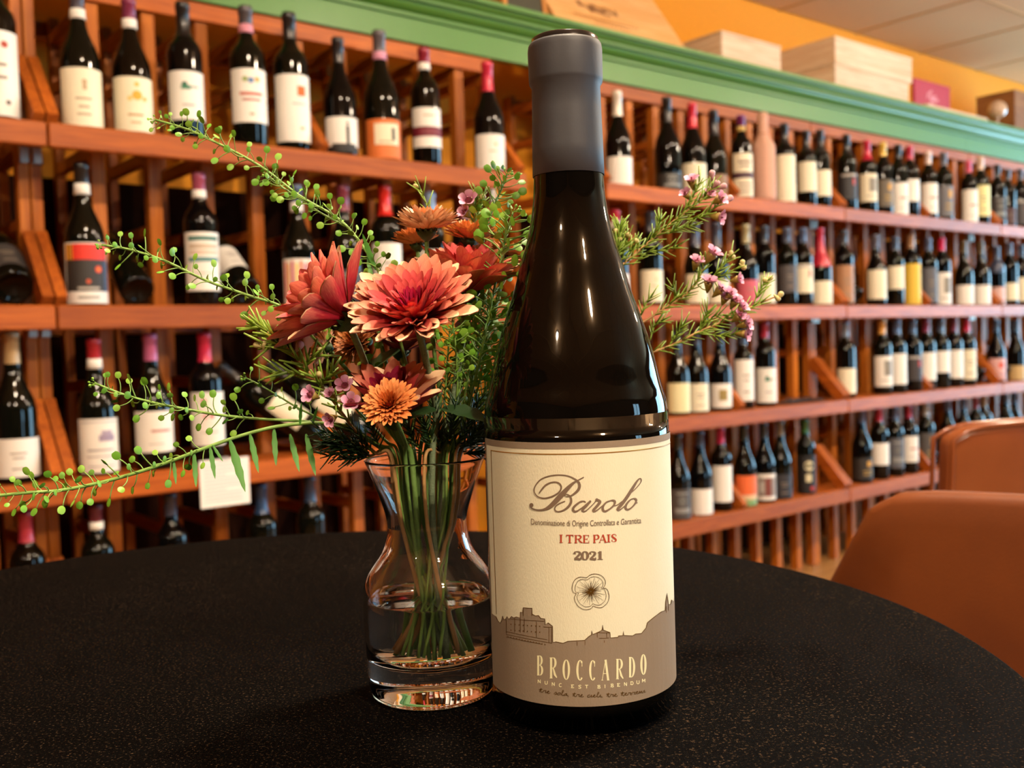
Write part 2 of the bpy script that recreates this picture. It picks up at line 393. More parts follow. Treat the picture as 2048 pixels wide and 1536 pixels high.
def art_prims(kind):
    R = lambda u0, u1, v0, v1, c: ('r', u0, u1, v0, v1, c)
    Dk = lambda u, v, ru, c: ('d', u, v, ru, c)
    tx = lambda v, w, c='#8A7A68', h=.018, u=0: R(u - w, u + w, v - h, v + h, c)
    return {
        'none': [], 'text': [tx(.62, .28), tx(.5, .2), tx(.22, .24)],
        'crest': [Dk(.05, .76, .10, '#B79A74'), R(-.03, .13, .62, .72, '#B79A74'), tx(.47, .3, '#A89474'), tx(.33, .2, '#A89474'), tx(.2, .26, '#A89474')],
        'gold_crest': [Dk(.08, .66, .2, '#D9A52C'), Dk(.08, .86, .1, '#D9B04A'), Dk(-.2, .6, .1, '#E2BE6A'), Dk(.38, .6, .1, '#D9A94A'), tx(.3, .3, '#B08A50'), tx(.16, .2, '#C0A070')],
        'leaf': [Dk(-.15, .72, .13, '#1F5A44'), R(-.3, .1, .62, .70, '#2F7A5A'), R(.0, .45, .66, .69, '#3C6A58'), tx(.3, .26, '#9A9A98')],
        'colour_top': [Dk(-.25, .8, .12, '#8FA35A'), Dk(.0, .78, .13, '#5A7FB0'), Dk(.28, .8, .12, '#C99A4A'), R(-.5, .5, .5, .56, '#C46A5A'), tx(.42, .4, '#B0584A'), tx(.15, .1, '#9A8A60')],
        'orange_square': [R(.12, .52, .68, .83, '#E2631A'), tx(.56, .3, '#C0A0A0', .01, .2), tx(.2, .1, '#B9A070', .02, .3)],
        'figure': [R(.1, .26, .05, .75, '#1B1714'), R(-.9, .9, 0, .16, '#1B1714'), R(-.6, .6, .16, .24, '#2A241E'), Dk(.18, .82, .07, '#1B1714')],
        'orange_inset': [R(-.5, .62, .34, .88, '#E9DCBB'), R(.25, .42, .45, .78, '#3A3128'), tx(.42, .3, '#B08A60')],
        'maroon_band': [R(-1, 1, .27, .52, '#6E1526'), tx(.8, .3, '#C0A88A'), tx(.4, .5, '#8A3A44')],
        'dot': [Dk(.15, .7, .07, '#C9963A'), tx(.5, .2, '#C0A880')],
        'seal': [Dk(.25, .84, .14, '#A8412A'), tx(.6, .3), tx(.45, .3), Dk(.3, .16, .1, '#5A5048')],
        'pop': [R(-.9, .9, .2, .98, '#2B2622'), R(-.9, -.55, .72, .98, '#F0A020'), R(-.55, .8, .72, .98, '#D8301E'), Dk(.4, .56, .14, '#D23A1C'), Dk(.4, .56, .08, '#E8741E'), Dk(.0, .36, .09, '#C8502A'), R(.62, .9, .2, .7, '#40506A'), tx(.25, .4, '#B0A89C', .02), tx(.1, .4, '#A0988C', .02)],
        'green_text': [R(-.75, .75, .86, .93, '#2E6A5E'), R(-.7, .7, .72, .8, '#C9B49A'), R(-.7, .7, .62, .69, '#D9BFA8'), R(-.75, .75, .5, .57, '#3A7A78'), tx(.3, .4, '#C9BBA8', .01)],
        'strokes': [R(-.9 + .2 * i, -.78 + .2 * i, .1 + .07 * (i % 3), .95 - .05 * (i % 2), c) for i, c in enumerate(['#D8402E', '#E8A23A', '#C9385A', '#E8C24A', '#D8602E', '#B04A7A', '#E27A3A', '#D8402E', '#E8A23A'])],
        'castle': [R(-.05, .6, .58, .7, '#9A8AA0'), R(.05, .5, .7, .78, '#A898AA'), R(-.8, .8, .93, .95, '#B0A8A8'), tx(.42, .5, '#A8A0A0'), tx(.3, .55, '#B0A8A8', .012), tx(.12, .5, '#B0A8A8', .012), R(-.85, -.83, .05, .95, '#B8B0B0')],
        'name': [tx(.52, .4, '#B87A70', .03, .2), tx(.2, .3, '#B0A8A0', .012)],
        'pink_dots': [Dk(-.25, .84, .11, '#D24A5A'), Dk(-.2, .55, .12, '#E8A0A8'), Dk(.1, .55, .1, '#DA5A62'), tx(.25, .4, '#C9BBB0', .012)],
        'gold_square': [R(-.35, .25, .3, .75, '#9A8448')],
        'grey_art': [Dk(0, .6, .3, '#6A6A66'), R(-.5, .6, .2, .36, '#8A8A86'), tx(.85, .4, '#A0A09A')],
        'red_spot': [R(.2, .4, .55, .8, '#C03A34'), R(-.7, .7, .88, .97, '#B0A8A0')],
        'stripes': [R(-1, 1, .42, .56, '#4A2A34'), tx(.8, .5, '#7A5A50', .025), tx(.7, .4, '#7A5A50', .02), tx(.3, .5, '#7A5A50', .02), tx(.2, .5, '#7A5A50', .02), tx(.1, .4, '#7A5A50', .02)],
        'gold_text': [R(.1, .5, .6, .85, '#C9963A'), tx(.4, .4, '#A88A4A', .03, .2), tx(.25, .4, '#A88A4A', .03, .2)],
        'orange_green': [R(-1, 1, .36, 1, '#E86A32'), R(-1, 1, 0, .2, '#7FA36A'), R(-1, 1, .24, .3, '#E8C48A')],
        'frame': [R(-.7, .7, .14, .86, '#8A7A70'), R(-.2, .2, .14, .86, '#7A3A30'), R(-.6, -.3, .3, .7, '#B8B0A8')],
        'round': [Dk(0, .72, .42, '#D9CFA8'), R(-.3, .2, .3, .5, '#D9CFA8'), Dk(-.1, .74, .14, '#8A8258'), Dk(.25, .12, .2, '#B02A22')],
        'red_blot': [Dk(.1, .7, .26, '#D8503A'), tx(.3, .4, '#B06A60')],
        'grey_block': [R(-.15, .6, .35, .85, '#8A8478'), tx(.2, .4)],
    }[kind]
PAPER = lambda c: plain(c, .6, bump=.05, scale=500)
def capmat(c): return plain(c, .32, .15, .5, .2)
def make_bottle(root, kind, g, cap, capz, band, lab, art):
    """root: bottle origin at the base centre, front towards -y"""
    put('glass_body', body_mesh(kind, g), root)
    if cap: put('capsule', sleeve(kind, capz, .30, .0006, capmat(cap), True), root)
    if band:
        c, z0, z1 = band; put('neck_band', sleeve(kind, z0, z1, .0013, PAPER(c)), root)
    if lab:
        c, z0, z1 = lab; R = RB[kind]; v, f = [], []; patch(kind, R + .0004, -AH, AH, z0, z1, v, f, 16)
        lo = put('label', mesh('label', v, f, PAPER(c)), root); by = {}
        for p in art_prims(art):
            v, f = by.setdefault(p[-1], ([], [])); r = R + .0008 + .00012 * len(by); h = z1 - z0
            if p[0] == 'r': patch(kind, r, p[1] * AH, p[2] * AH, z0 + p[3] * h, z0 + p[4] * h, v, f)
            else:
                _, u, vv, ru, _c = p; b = len(v); n = 14; rr = ru * AH * R
                v.append((r * math.sin(u * AH), -r * math.cos(u * AH), z0 + vv * h))
                for k in range(n):
                    a = u * AH + rr * math.cos(2 * PI * k / n) / R; v.append((r * math.sin(a), -r * math.cos(a), z0 + vv * h + rr * math.sin(2 * PI * k / n)))
                for k in range(n): f.append((b, b + 1 + k, b + 1 + (k + 1) % n))
        for c, (v, f) in by.items():
            o = put('label_print', mesh('label_print', v, f, PAPER(c), smooth=False), lo)
            if sum(p[-1] == c for p in art_prims(art)) > 1: o['kind'] = 'stuff'
SEEN = []
def face_angle(p):
    to = (EYE - p); cam_a = math.atan2(to.y, to.x) + PI / 2; d = (cam_a - PHI + PI) % (2 * PI) - PI
    return PHI + .62 * d
ROWN = {'A': 'top', 'B': 'second', 'C': 'third', 'D': 'lowest'}
def stand(row, px, kind, top, cap, band, lab, art, label, capy=None, w=.056):
    """an upright bottle on a shelf ledge; pixel heights of its top, band and label give its proportions"""
    z0 = ROWZ[row]; ymid = (lab[1] + lab[2]) / 2 if lab else (top + 120)
    t, _ = on_w(px, ymid, w)
    zt = on_w(px, top, w)[1] if top is not None else z0 + .30
    s = min(1.12, max(.93, (zt - z0) / .30))
    rr = RB[kind] * s
    pv = [q for q in SEEN if q[0] == row]
    if pv and t > pv[-1][1] and t - pv[-1][1] < rr + pv[-1][2] + .001: t = pv[-1][1] + rr + pv[-1][2] + .001
    for u0 in (T_L0, T_L1, T_R1, T_R1 + UW + .002, T_R1 + 2 * UW + .004):        # keep clear of the slanted braces
        for tb in (u0 + .012, u0 + .63, u0 + UW - .012):
            g = rr + .0125
            if abs(t - tb) < g: t = tb + g if (t > tb or (pv and tb - g < pv[-1][1] + rr + pv[-1][2])) else tb - g
    p = P(t, w, z0 + .0006)
    zz = lambda y: (on_w(px, y, w - RB[kind] * s * .8)[1] - z0) / s
    lim = .15 if kind == 'bu' else .192
    L = None
    if lab: L = (lab[0], max(.004, zz(lab[2])), min(lim, max(zz(lab[1]), zz(lab[2]) + .02)))
    B = (band[0], max(.243 if kind == 'bo' else .233, zz(band[2])), 0) if band else None
    if B: B = (B[0], B[1], min(.284, max(zz(band[1]), B[1] + .018)))
    cz = B[1] + .001 if B else (max(.15, min(.275, zz(capy))) if capy else .243)
    r = thing('wine_bottle', label, 'bottle', p, face_angle(p), 'wine bottles standing on the %s shelf' % ROWN[row])
    r.scale = (s, s, s); make_bottle(r, kind, random.randrange(3), cap, cz, B, L, art); SEEN.append((row, t, rr)); return r
def recline(row, px, py, kind, cap, lab, art, label, axis=(0, .80, .58), snap=True):
    """a bottle lying back in a rack cell, base towards the aisle"""
    z0 = ROWZ[row]; t, _ = on_w(px, py, .05)
    t_free = t; k = round((t - (T_L1 if t < 1.5 else T_R1) - .063) / .126); t = (T_L1 if t < 1.5 else T_R1) + .063 + .126 * k
    r = thing('wine_bottle', label, 'bottle', (0, 0, 0), 0, 'wine bottles lying back in the racks')
    t = t if snap else t_free; R = RB[kind]; ax = (D * axis[0] + N * axis[1] + Vector((0, 0, axis[2]))).normalized()
    x, y, z = frame(ax, -D.cross(Vector((0, 0, 1))))
    fr = (Vector((0, 0, 1)) - N).normalized(); yb = -(fr - ax * fr.dot(ax)).normalized(); xb = yb.cross(ax)
    r.matrix_world = basis(P(t, .068 if axis[0] == 0 else .052, z0 + R * (1 - (ax.z) ** 2) ** .5 + .004), xb, yb, ax)
    make_bottle(r, kind, 0, cap, .243, None, lab, art)
W_, CR = '#EDE6DA', '#E9DDBE'
S = stand
# top shelf, left of the big bottle
S('A', -6, 'bo', -70, '#231C1C', None, (W_, 62, 232), 'seal', 'bottle with red seal on its white label, half cut by left frame edge')
S('A', 163, 'bu', -22, '#4A4048', (W_, 12, 36), (CR, 137, 256), 'crest', 'bottle with cream crest label and white neck band, top left shelf', w=.058)
S('A', 266, 'bu', 0, '#7A2A48', (W_, 32, 55), (CR, 155, 268), 'gold_crest', 'bottle with gold crest on cream label and plum red capsule')
S('A', 372, 'bo', 8, '#141212', None, (W_, 143, 240), 'leaf', 'bottle with dark green leaf drawing on white label', 70)
S('A', 497, 'bo', 16, '#4A4448', ('#D58A9A', 70, 92), (W_, 138, 245), 'colour_top', 'bottle with pink neck band and many-coloured print on white label')
S('A', 590, 'bo', 24, '#1A1616', None, (W_, 150, 284), 'orange_square', 'bottle with small orange square on tall white label')
S('A', 682, 'bu', 78, '#242022', None, (W_, 234, 304), 'figure', 'bottle with black figure printed on short white label', 120)
S('A', 765, 'bu', 64, '#5A5458', ('#D893AC', 104, 126), ('#D9702E', 238, 318), 'orange_inset', 'bottle with orange label and pink neck band')
S('A', 852, 'bo', 98, '#8A1E30', (W_, 137, 158), (W_, 215, 294), 'maroon_band', 'bottle with maroon stripe across its white label, dark red capsule')
S('A', 979, 'bu', 126, '#C42440', None, (W_, 268, 336), 'dot', 'bottle with crimson capsule and plain white label next to yellow wall', 178)
# second shelf, left
S('B', 172, 'bu', 328, '#1C1A1A', (W_, 364, 388), ('#E8E2D8', 486, 610), 'pop', 'bottle with red, yellow and black modern-art label')
S('B', 404, 'bo', 348, '#A04A62', (W_, 390, 412), (W_, 465, 582), 'green_text', 'bottle with green lettering on tall white label, second shelf')
S('B', 600, 'bu', 372, '#4A5A74', (W_, 402, 426), (W_, 518, 606), 'strokes', 'bottle with red and yellow brush stroke label behind the flowers')
S('B', 692, 'bu', 372, '#7A3040', None, ('#3A3232', 540, 600), 'grey_art', 'dark labelled bottle with maroon capsule behind the seed stems', 420)
S('B', 774, 'bo', 372, '#D0261E', None, (W_, 486, 592), 'text', 'bottle with bright red capsule behind the red flowers', 430)
S('B', 864, 'bo', 386, '#8AA4C4', None, (W_, 500, 590), 'text', 'bottle with pale blue capsule above the orange flower', 425)
S('B', 932, 'bo', 396, '#7A2430', None, (W_, 505, 592), 'text', 'bottle with maroon capsule mostly hidden by the bouquet', 435)
# third shelf, left
S('C', 34, 'bu', 664, '#B09064', None, (W_, 878, 955), 'text', 'large bottle with tan capsule and wide plain label, far left', 728, w=.062)
S('C', 197, 'bu', 678, '#A8222E', (W_, 718, 738), (W_, 838, 946), 'castle', 'bottle with grey castle drawing on white label and red capsule')
S('C', 308, 'bu', 668, '#B25A80', None, (W_, 823, 905), 'name', 'bottle with pink capsule and small red name on white label', 722)
S('C', 415, 'bo', 666, '#C02444', None, (W_, 785, 892), 'pink_dots', 'bottle with pink spots on white label and red capsule', 724)
# fourth row under the white card, left
S('D', 56, 'bo', 1022, '#A8303E', None, None, 'none', 'bottle with red capsule low at far left, above the table', 1088)
S('D', 197, 'bo', 1014, '#6A2A3A', (W_, 1055, 1076), None, 'none', 'bottle with maroon capsule and white band low on the left')
S('D', 345, 'bo', 986, '#34384A', None, None, 'none', 'bottle with slate capsule below the white card, left of it', 1035)
S('D', 526, 'bo', 968, '#2A4468', None, None, 'none', 'bottle with blue capsule just right of the white card', 1030)
S('D', 640, 'bo', 950, '#26364E', None, None, 'none', 'bottle with navy capsule low beside the glass vase', 1005)
# top shelf, right
S('A', 1238, 'bu', 184, '#D9CDBD', None, (W_, 312, 372), 'none', 'bottle with off-white capsule and blank white label next to big bottle', 228)
S('A', 1337, 'bu', 196, '#161414', None, ('#26221E', 345, 382), 'grey_art', 'all-black bottle with grey print, left of the red capsuled one', 240)
S('A', 1387, 'bu', 208, '#C22436', None, (CR, 325, 388), 'none', 'bottle with bright red capsule and cream label, top right shelf', 252)
S('A', 1433, 'bu', 222, '#1A181C', None, ('#8A6A4A', 348, 392), 'text', 'bottle with black capsule and brown label above the pink blossoms', 268)
S('A', 1484, 'bo', 232, '#6A1E5A', ('#C9A860', 258, 272), (CR, 305, 392), 'stripes', 'bottle with purple capsule and dark striped label')
S('A', 1570, 'bo', 248, '#141416', None, (CR, 308, 402), 'none', 'bottle with tall cream label right of the paper-wrapped bottle', 285)
S('A', 1613, 'bo', 262, '#1C1A1C', None, (CR, 322, 382), 'none', 'bottle with short cream label, second right of the wrapped bottle', 300)
S('A', 1649, 'bo', 262, '#202022', None, (CR, 340, 392), 'none', 'bottle with low cream label, third right of the wrapped bottle', 305)
S('A', 1694, 'bo', 270, '#161618', None, ('#2E2C2E', 345, 398), 'red_spot', 'bottle with black label bearing a red spot, top right shelf', 308)
S('A', 1735, 'bo', 282, '#B81E3A', None, (CR, 346, 402), 'grey_block', 'bottle with dark red capsule and grey picture on cream label', 318)
S('A', 1767, 'bo', 286, '#D8B04A', None, ('#6A5F50', 358, 412), 'gold_text', 'bottle with yellow capsule and grey-brown label')
S('A', 1797, 'bo', 290, '#1A1616', None, (W_, 364, 428), 'name', 'bottle with black capsule and white label left of the tilted brace')
S('A', 1824, 'bo', 294, '#B42840', None, (W_, 358, 402), 'none', 'bottle with red capsule and high blank label, top right shelf')
S('A', 1857, 'bo', 304, '#D8C0B4', None, (W_, 365, 426), 'name', 'bottle with pinkish white capsule and bright white label')
S('A', 1888, 'bo', 306, '#5A5860', None, ('#6E6C70', 370, 432), 'gold_text', 'bottle with grey label and gold print beside the rack post')
S('A', 1938, 'bo', 322, '#C8405A', None, (W_, 378, 443), 'name', 'bottle with rose red capsule and white label at far right of top shelf')
S('A', 1968, 'bo', 316, '#D8B8A0', None, ('#E6DC9A', 370, 432), 'text', 'bottle with pale yellow label and blush capsule, far right')
S('A', 1995, 'bo', 330, '#2A2420', None, ('#3A3636', 392, 440), 'grey_art', 'bottle with charcoal label at far right of top shelf', 350)
S('A', 2016, 'bo', 345, '#4A444A', None, ('#4A2A2A', 415, 448), 'text', 'short dark bottle second from the right frame edge, top shelf')
S('A', 2041, 'bo', 338, '#54505A', None, ('#4A4648', 398, 448), 'red_spot', 'dark bottle with red dot touching the right frame edge, top shelf')
# second shelf, right; bluish grey capsule colours have window sheen mixed in
S('B', 1234, 'bo', 420, '#B82438', (W_, 443, 460), (W_, 548, 605), 'none', 'bottle with red capsule and white band peeking past the big bottle')
S('B', 1302, 'bo', 424, '#2A2A30', None, (CR, 540, 604), 'dot', 'bottle with tall cream label behind the upper blossom sprig', 462)
S('B', 1392, 'bu', 448, '#46485A', None, (CR, 548, 606), 'none', 'bottle with broad cream label behind the pink blossoms', 490)
S('B', 1435, 'bu', 446, '#3A3C4A', None, (CR, 560, 606), 'none', 'bottle with dark capsule hidden by the middle blossom sprig', 490)
S('B', 1494, 'bu', 450, '#A89A70', None, ('#C85A6A', 560, 606), 'text', 'bottle with pink label behind the blossom cluster', 485)
S('B', 1530, 'bo', 452, '#2E2E34', None, (CR, 548, 606), 'none', 'bottle with cream label behind the outermost blossom buds', 485)
S('B', 1574, 'bo', 456, '#44485A', None, ('#4A4444', 530, 585), 'text', 'bottle with dark grey label left of red-sleeved bottle')
S('B', 1606, 'bo', 456, '#3C4660', None, (CR, 528, 586), 'red_spot', 'bottle with cream label directly left of red-sleeved bottle')
S('B', 1642, 'bu', 456, '#B01E34', None, (CR, 562, 608), 'none', 'bottle with long red sleeve down to its shoulder', 548)
S('B', 1688, 'bo', 460, '#3A3638', None, ('#A87A56', 530, 606), 'text', 'bottle with kraft brown label right of red-sleeved bottle')
S('B', 1752, 'bu', 470, '#5A5660', None, (CR, 535, 598), 'none', 'bottle with tall cream label, left in the group around the yellow label')
S('B', 1790, 'bo', 474, '#3A4050', None, (CR, 532, 578), 'none', 'bottle with cream label directly left of the yellow-labelled bottle')
S('B', 1826, 'bo', 470, '#A07A5A', None, ('#E0B83A', 527, 609), 'none', 'bottle with mustard yellow label, second shelf right')
S('B', 1857, 'bo', 476, '#48506A', None, ('#5A5A60', 535, 606), 'text', 'bottle with silver-grey label right of the yellow label')
S('B', 1884, 'bo', 476, '#C81E4A', None, (W_, 545, 609), 'grey_block', 'bottle with crimson capsule and white label, second shelf right')
S('B', 1928, 'bu', 482, '#5A4A30', None, (W_, 570, 609), 'none', 'left of two bottles with gold necks and square white labels')
S('B', 1962, 'bu', 484, '#5A4A30', None, (W_, 570, 609), 'none', 'right of two bottles with gold necks and square white labels')
S('B', 1994, 'bo', 524, '#3A4258', None, ('#D8B0A8', 574, 609), 'none', 'short bottle with pinkish label near the right frame edge', 545)
S('B', 2019, 'bo', 486, '#4A4E60', None, (CR, 566, 600), 'none', 'bottle with cream label second from right edge, second shelf')
S('B', 2043, 'bo', 490, '#3A4458', None, (CR, 555, 602), 'none', 'bottle with cream label cut by right frame edge, second shelf')
# third shelf, right; slate capsule tones include the daylight highlight
S('C', 1356, 'bu', 660, '#30303A', None, ('#E4DBA8', 767, 826), 'none', 'bottle with pale yellow label touching the big bottle, third shelf')
S('C', 1394, 'bu', 664, '#34343C', None, (CR, 768, 824), 'text', 'bottle with broad cream label, second right of the big bottle')
S('C', 1445, 'bu', 668, '#34343C', None, (W_, 768, 816), 'gold_square', 'bottle with gold square on white label, third shelf')
S('C', 1487, 'bo', 664, '#3C4456', None, (W_, 720, 803), 'text', 'bottle with tall white label beneath the blossom tips')
S('C', 1531, 'bo', 644, '#9A1E34', None, (W_, 737, 806), 'leaf', 'bottle with red capsule and small green mark, third shelf')
S('C', 1692, 'bo', 644, '#6A707C', None, (CR, 738, 788), 'none', 'lone bottle with cream label beside the slanted rack brace')
S('C', 1765, 'bo', 640, '#D89A4A', None, (W_, 713, 774), 'grey_block', 'bottle with orange-gold capsule, leftmost of the white-labelled row')
S('C', 1794, 'bo', 640, '#4A5878', None, (W_, 708, 770), 'none', 'bottle with capsule coloured for blue window sheen, second in the white-labelled row')
S('C', 1826, 'bo', 640, '#46526A', None, ('#3A3434', 712, 762), 'red_spot', 'dark-labelled bottle amid the white-labelled row')
S('C', 1853, 'bo', 638, '#7A2440', None, (W_, 706, 762), 'none', 'bottle with wine red capsule right of the dark-labelled one')
S('C', 1881, 'bo', 638, '#3A4458', None, (W_, 703, 746), 'none', 'bottle with short white label high on its body, third shelf')
S('C', 1908, 'bo', 638, '#6A2438', None, (W_, 701, 757), 'none', 'bottle with white label, second from the end of the white row')
S('C', 1934, 'bo', 638, '#C01E3E', None, (CR, 700, 760), 'text', 'bottle with bright red capsule closing the white-labelled row')
S('C', 1986, 'bu', 640, '#34445A', None, ('#D8A8A4', 718, 764), 'red_blot', 'bottle with red blot on pink label, third shelf right')
S('C', 2032, 'bu', 640, '#3A4A5E', None, ('#C9A870', 732, 762), 'none', 'bottle with gold label at the right end of third shelf')
# lowest shelf, right; blue window highlights coloured into the dark capsules
S('D', 1358, 'bu', 868, '#202420', None, ('#4A4440', 980, 1040), 'grey_art', 'bottle with grey patterned label low beside the big bottle')
S('D', 1402, 'bu', 862, '#2A3446', None, (W_, 980, 1034), 'none', 'bottle with wide white label low on the right')
S('D', 1443, 'bo', 855, '#B0204A', None, (W_, 933, 1006), 'none', 'bottle with magenta capsule and tall white label, lowest shelf')
S('D', 1490, 'bu', 850, '#1E221A', None, ('#D9B89A', 953, 1014), 'orange_green', 'bottle with orange and green label, lowest shelf')
S('D', 1529, 'bu', 846, '#1E2020', None, (W_, 950, 1002), 'frame', 'bottle with framed picture label right of the orange one')
S('D', 1562, 'bu', 842, '#6A5844', None, ('#2A282C', 950, 998), 'text', 'bottle with black label, right of the framed picture label')
S('D', 1612, 'bo', 838, '#2E5A2A', None, ('#181616', 912, 988), 'round', 'bottle with cream round emblem and red spot on black label')
S('D', 1724, 'bu', 818, '#3E4258', None, ('#2A2622', 918, 962), 'gold_text', 'dark bottle with faint gold lines beside the rack joint')
S('D', 1759, 'bo', 815, '#B01E36', None, (W_, 888, 932), 'none', 'bottle with red capsule and small white label above the near chair')
S('D', 1790, 'bo', 813, '#4A5066', None, ('#5A5A60', 878, 938), 'grey_art', 'bottle with silvery label between two white-labelled ones, lowest shelf')
S('D', 1818, 'bo', 810, '#A01E36', None, (W_, 874, 926), 'name', 'bottle with dark red capsule and white label behind near chair')
S('D', 1849, 'bo', 806, '#A09890', None, ('#4E4A48', 868, 930), 'gold_text', 'bottle with grey-brown label left of leaning bottle')
S('D', 1896, 'bu', 798, '#3A4054', None, None, 'none', 'dark bottle left of the far chair back')
S('D', 1927, 'bu', 794, '#3A4256', None, None, 'none', 'dark bottle just above the corner of the far chair')
S('D', 1952, 'bo', 792, '#7A2430', None, (W_, 848, 880), 'none', 'bottle with white label peeking over the far chair')
S('D', 1976, 'bo', 788, '#8A6A48', None, ('#C08A78', 846, 876), 'none', 'bottle with pinkish brown label peeking over the far chair')
S('D', 2012, 'bu', 784, '#2E3C52', None, None, 'none', 'left of two dark bottles above the far chair near frame edge')
S('D', 2030, 'bu', 784, '#2E3C52', None, None, 'none', 'right of two dark bottles above the far chair near frame edge')
# lying back in the racks
recline('B', 10, 590, 'bu', '#1A1A1A', ('#3A3634', .03, .11), 'text', 'dark bottle with charcoal label lying back at far left of second shelf')
recline('B', 255, 590, 'bo', '#1A1A1A', None, 'none', 'black bottle lying in the rack right of the modern-art label')
recline('B', 520, 595, 'bo', '#B81E22', (W_, .06, .15), 'text', 'bottle with red capsule and white label lying back, second shelf')
recline('C', 640, 890, 'bo', '#26201C', (CR, .06, .15), 'text', 'left of two bottles lying back behind the seed stems, white label up', (-.58, .26, .52), False)
recline('C', 728, 880, 'bo', '#26201C', (CR, .06, .15), 'text', 'right of two bottles lying back behind the seed stems, white label up', (-.58, .26, .52), False)
recline('B', 1735, 600, 'bo', '#1C1C1E', None, 'none', 'black bottle lying in the rack left of tall cream label')
recline('D', 1873, 930, 'bo', '#1C1C1E', (CR, .06, .15), 'text', 'bottle with white label leaning back beside the far chair', (0, .8, .58), False)
recline('C', 1962, 765, 'bo', '#1C1C1E', None, 'none', 'black bottle lying in the rack at right of white-labelled row')
recline('C', 2008, 765, 'bo', '#1C1C1E', None, 'none', 'black bottle lying in the rack left of the gold label')

# the paper-wrapped bottle
def wrapped():
    t, _ = on_w(1527, 330, .056); p = P(t, .056, ZA + .0006)
    r = thing('wrapped_bottle', 'bottle wrapped in pinkish tissue paper on the top right shelf', 'bottle', p, face_angle(p))
    pr = [(.03, 0), (.041, .003), (.0425, .02), (.0425, .19), (.040, .205), (.026, .225), (.0195, .245), (.018, .29), (.0195, .305), (.016, .318), (.004, .322)]
    v, f = lathe(pr, 36); rnd = random.Random(3); ph = [rnd.random() * 6 for _ in range(6)]
    v = [(x * (1 + k), y * (1 + k), z) for x, y, z in v for k in [.03 * math.sin(7 * math.atan2(y, x) + ph[0] + z * 30) * (z > .15) + .012 * math.sin(13 * math.atan2(y, x) + z * 60)]]
    put('tissue_wrap', mesh('tissue', v, f, plain('#CF9C84', .7, bump=.4, scale=70, vary=.1)), r)
    v, f = lathe([(.0205, .238), (.0215, .242), (.0205, .246)], 24, cap0=False, cap1=False); put('wrap_twist', mesh('twist', v, f, plain('#B98468', .7)), r)
wrapped()

# dark plastic film lying on the third shelf
def film():
    t, _ = on_w(1600, 800, .06); rnd = random.Random(5); n, m = 16, 6; v, f = [], []
    for j in range(m + 1):
        for i in range(n + 1):
            e = min(i, n - i, 2) * min(j, m - j, 2) / 4
            v.append((-.13 + .26 * i / n, -.035 + .07 * j / m, .002 + e * (.004 + rnd.random() * .014)))
    for j in range(m):
        for i in range(n): q = j * (n + 1) + i; f.append((q, q + 1, q + n + 2, q + n + 1))
    o = put('plastic_film', mesh('film', v, f, plain('#3A3436', .25), smooth=False), None, P(t, .055, ZC + .0005), (0, 0, PHI))
    tag(o, 'crumpled dark plastic film lying on the third shelf', 'plastic film')
film()

# white shelf card
def card():
    t, z = on_w(452, 965, -.014); a, zt = on_w(400, 922, -.014); b, zb = on_w(503, 1005, -.014)
    r = thing('shelf_card', 'white printed price card hanging from the third shelf edge', 'card', P(t, -.009, z), PHI)
    w, h = (b - a), (zt - zb); m = box_mesh(w, .002, h, PAPER('#F4F0EA'), .0006); put('card_sheet', m, r)
    v, f = [], []
    for k in range(11):
        zz = h * .4 - k * h * .078; wd = w * (.38 if k % 4 != 3 else .22); q = len(v)
        v += [(-w * .42, -.0013, zz), (-w * .42 + 2 * wd, -.0013, zz), (-w * .42 + 2 * wd, -.0013, zz + h * .014), (-w * .42, -.0013, zz + h * .014)]; f.append((q, q + 1, q + 2, q + 3))
    put('print_lines', mesh('print_lines', v, f, PAPER('#A8A8B0'), smooth=False), r)
    box('clip', r, (-.012, -.003, h * .5 - .003), (.012, .003, h * .5 + .004), plain('#C9C4BC', .3, .6))
card()

# ---------------------------------------------------------------- things on top of the racks
PINE = ('#D8B08A', '#F0D6B8')
def on_top(px, py, w): return on_w(px, py, w)[0]
def crate(t0, t1, w0, w1, h, label, z=ZT, seam=False, mats=PINE):
    """wooden wine case: front, back, two sides, bottom and a lid with a small overhang"""
    r = thing('wine_crate', label, 'crate', P((t0 + t1) / 2, (w0 + w1) / 2, z), PHI)
    L, Dp, th = t1 - t0, w1 - w0, .009; mx, my = wood(*mats, 'x', .6, .8, 0), wood(*mats, 'y', .6, .8, 0)
    box('front_panel', r, (-L / 2, -Dp / 2, .0005), (L / 2, -Dp / 2 + th, h - .008), mx, .0015)
    box('back_panel', r, (-L / 2, Dp / 2 - th, .0005), (L / 2, Dp / 2, h - .008), mx, .0015)
    for s in (-1, 1):
        x = s * (L / 2 - th / 2); box('side_panel', r, (x - th / 2, -Dp / 2 + th, .0005), (x + th / 2, Dp / 2 - th, h - .008), my, .0015)
    box('lid', r, (-L / 2 - .002, -Dp / 2 - .002, h - .0078), (L / 2 + .002, Dp / 2 + .002, h), mx, .0015)
    return r
a = on_top(1445, 150, .13); b = on_top(1563, 170, .13)
crate(a, b, .13, .46, .118, 'low pale wooden crate between the leaning panel and the stacked crates')
a, b = on_top(1671, 190, .13), on_top(1818, 222, .13)
crate(a, b, .13, .52, .105, 'lower of the two stacked pale wooden crates')
crate(a - .004, b + .022, .125, .52, .108, 'upper of the two stacked pale wooden crates, with a knot on its front', ZT + .1055)
for zz, (px, py) in ((1, (1695, 105)),):
    t, z = on_w(px, py, .125); v, f = lathe([(.001, .0008), (.010, .0004), (.012, 0)], 14, cap0=True, cap1=False)
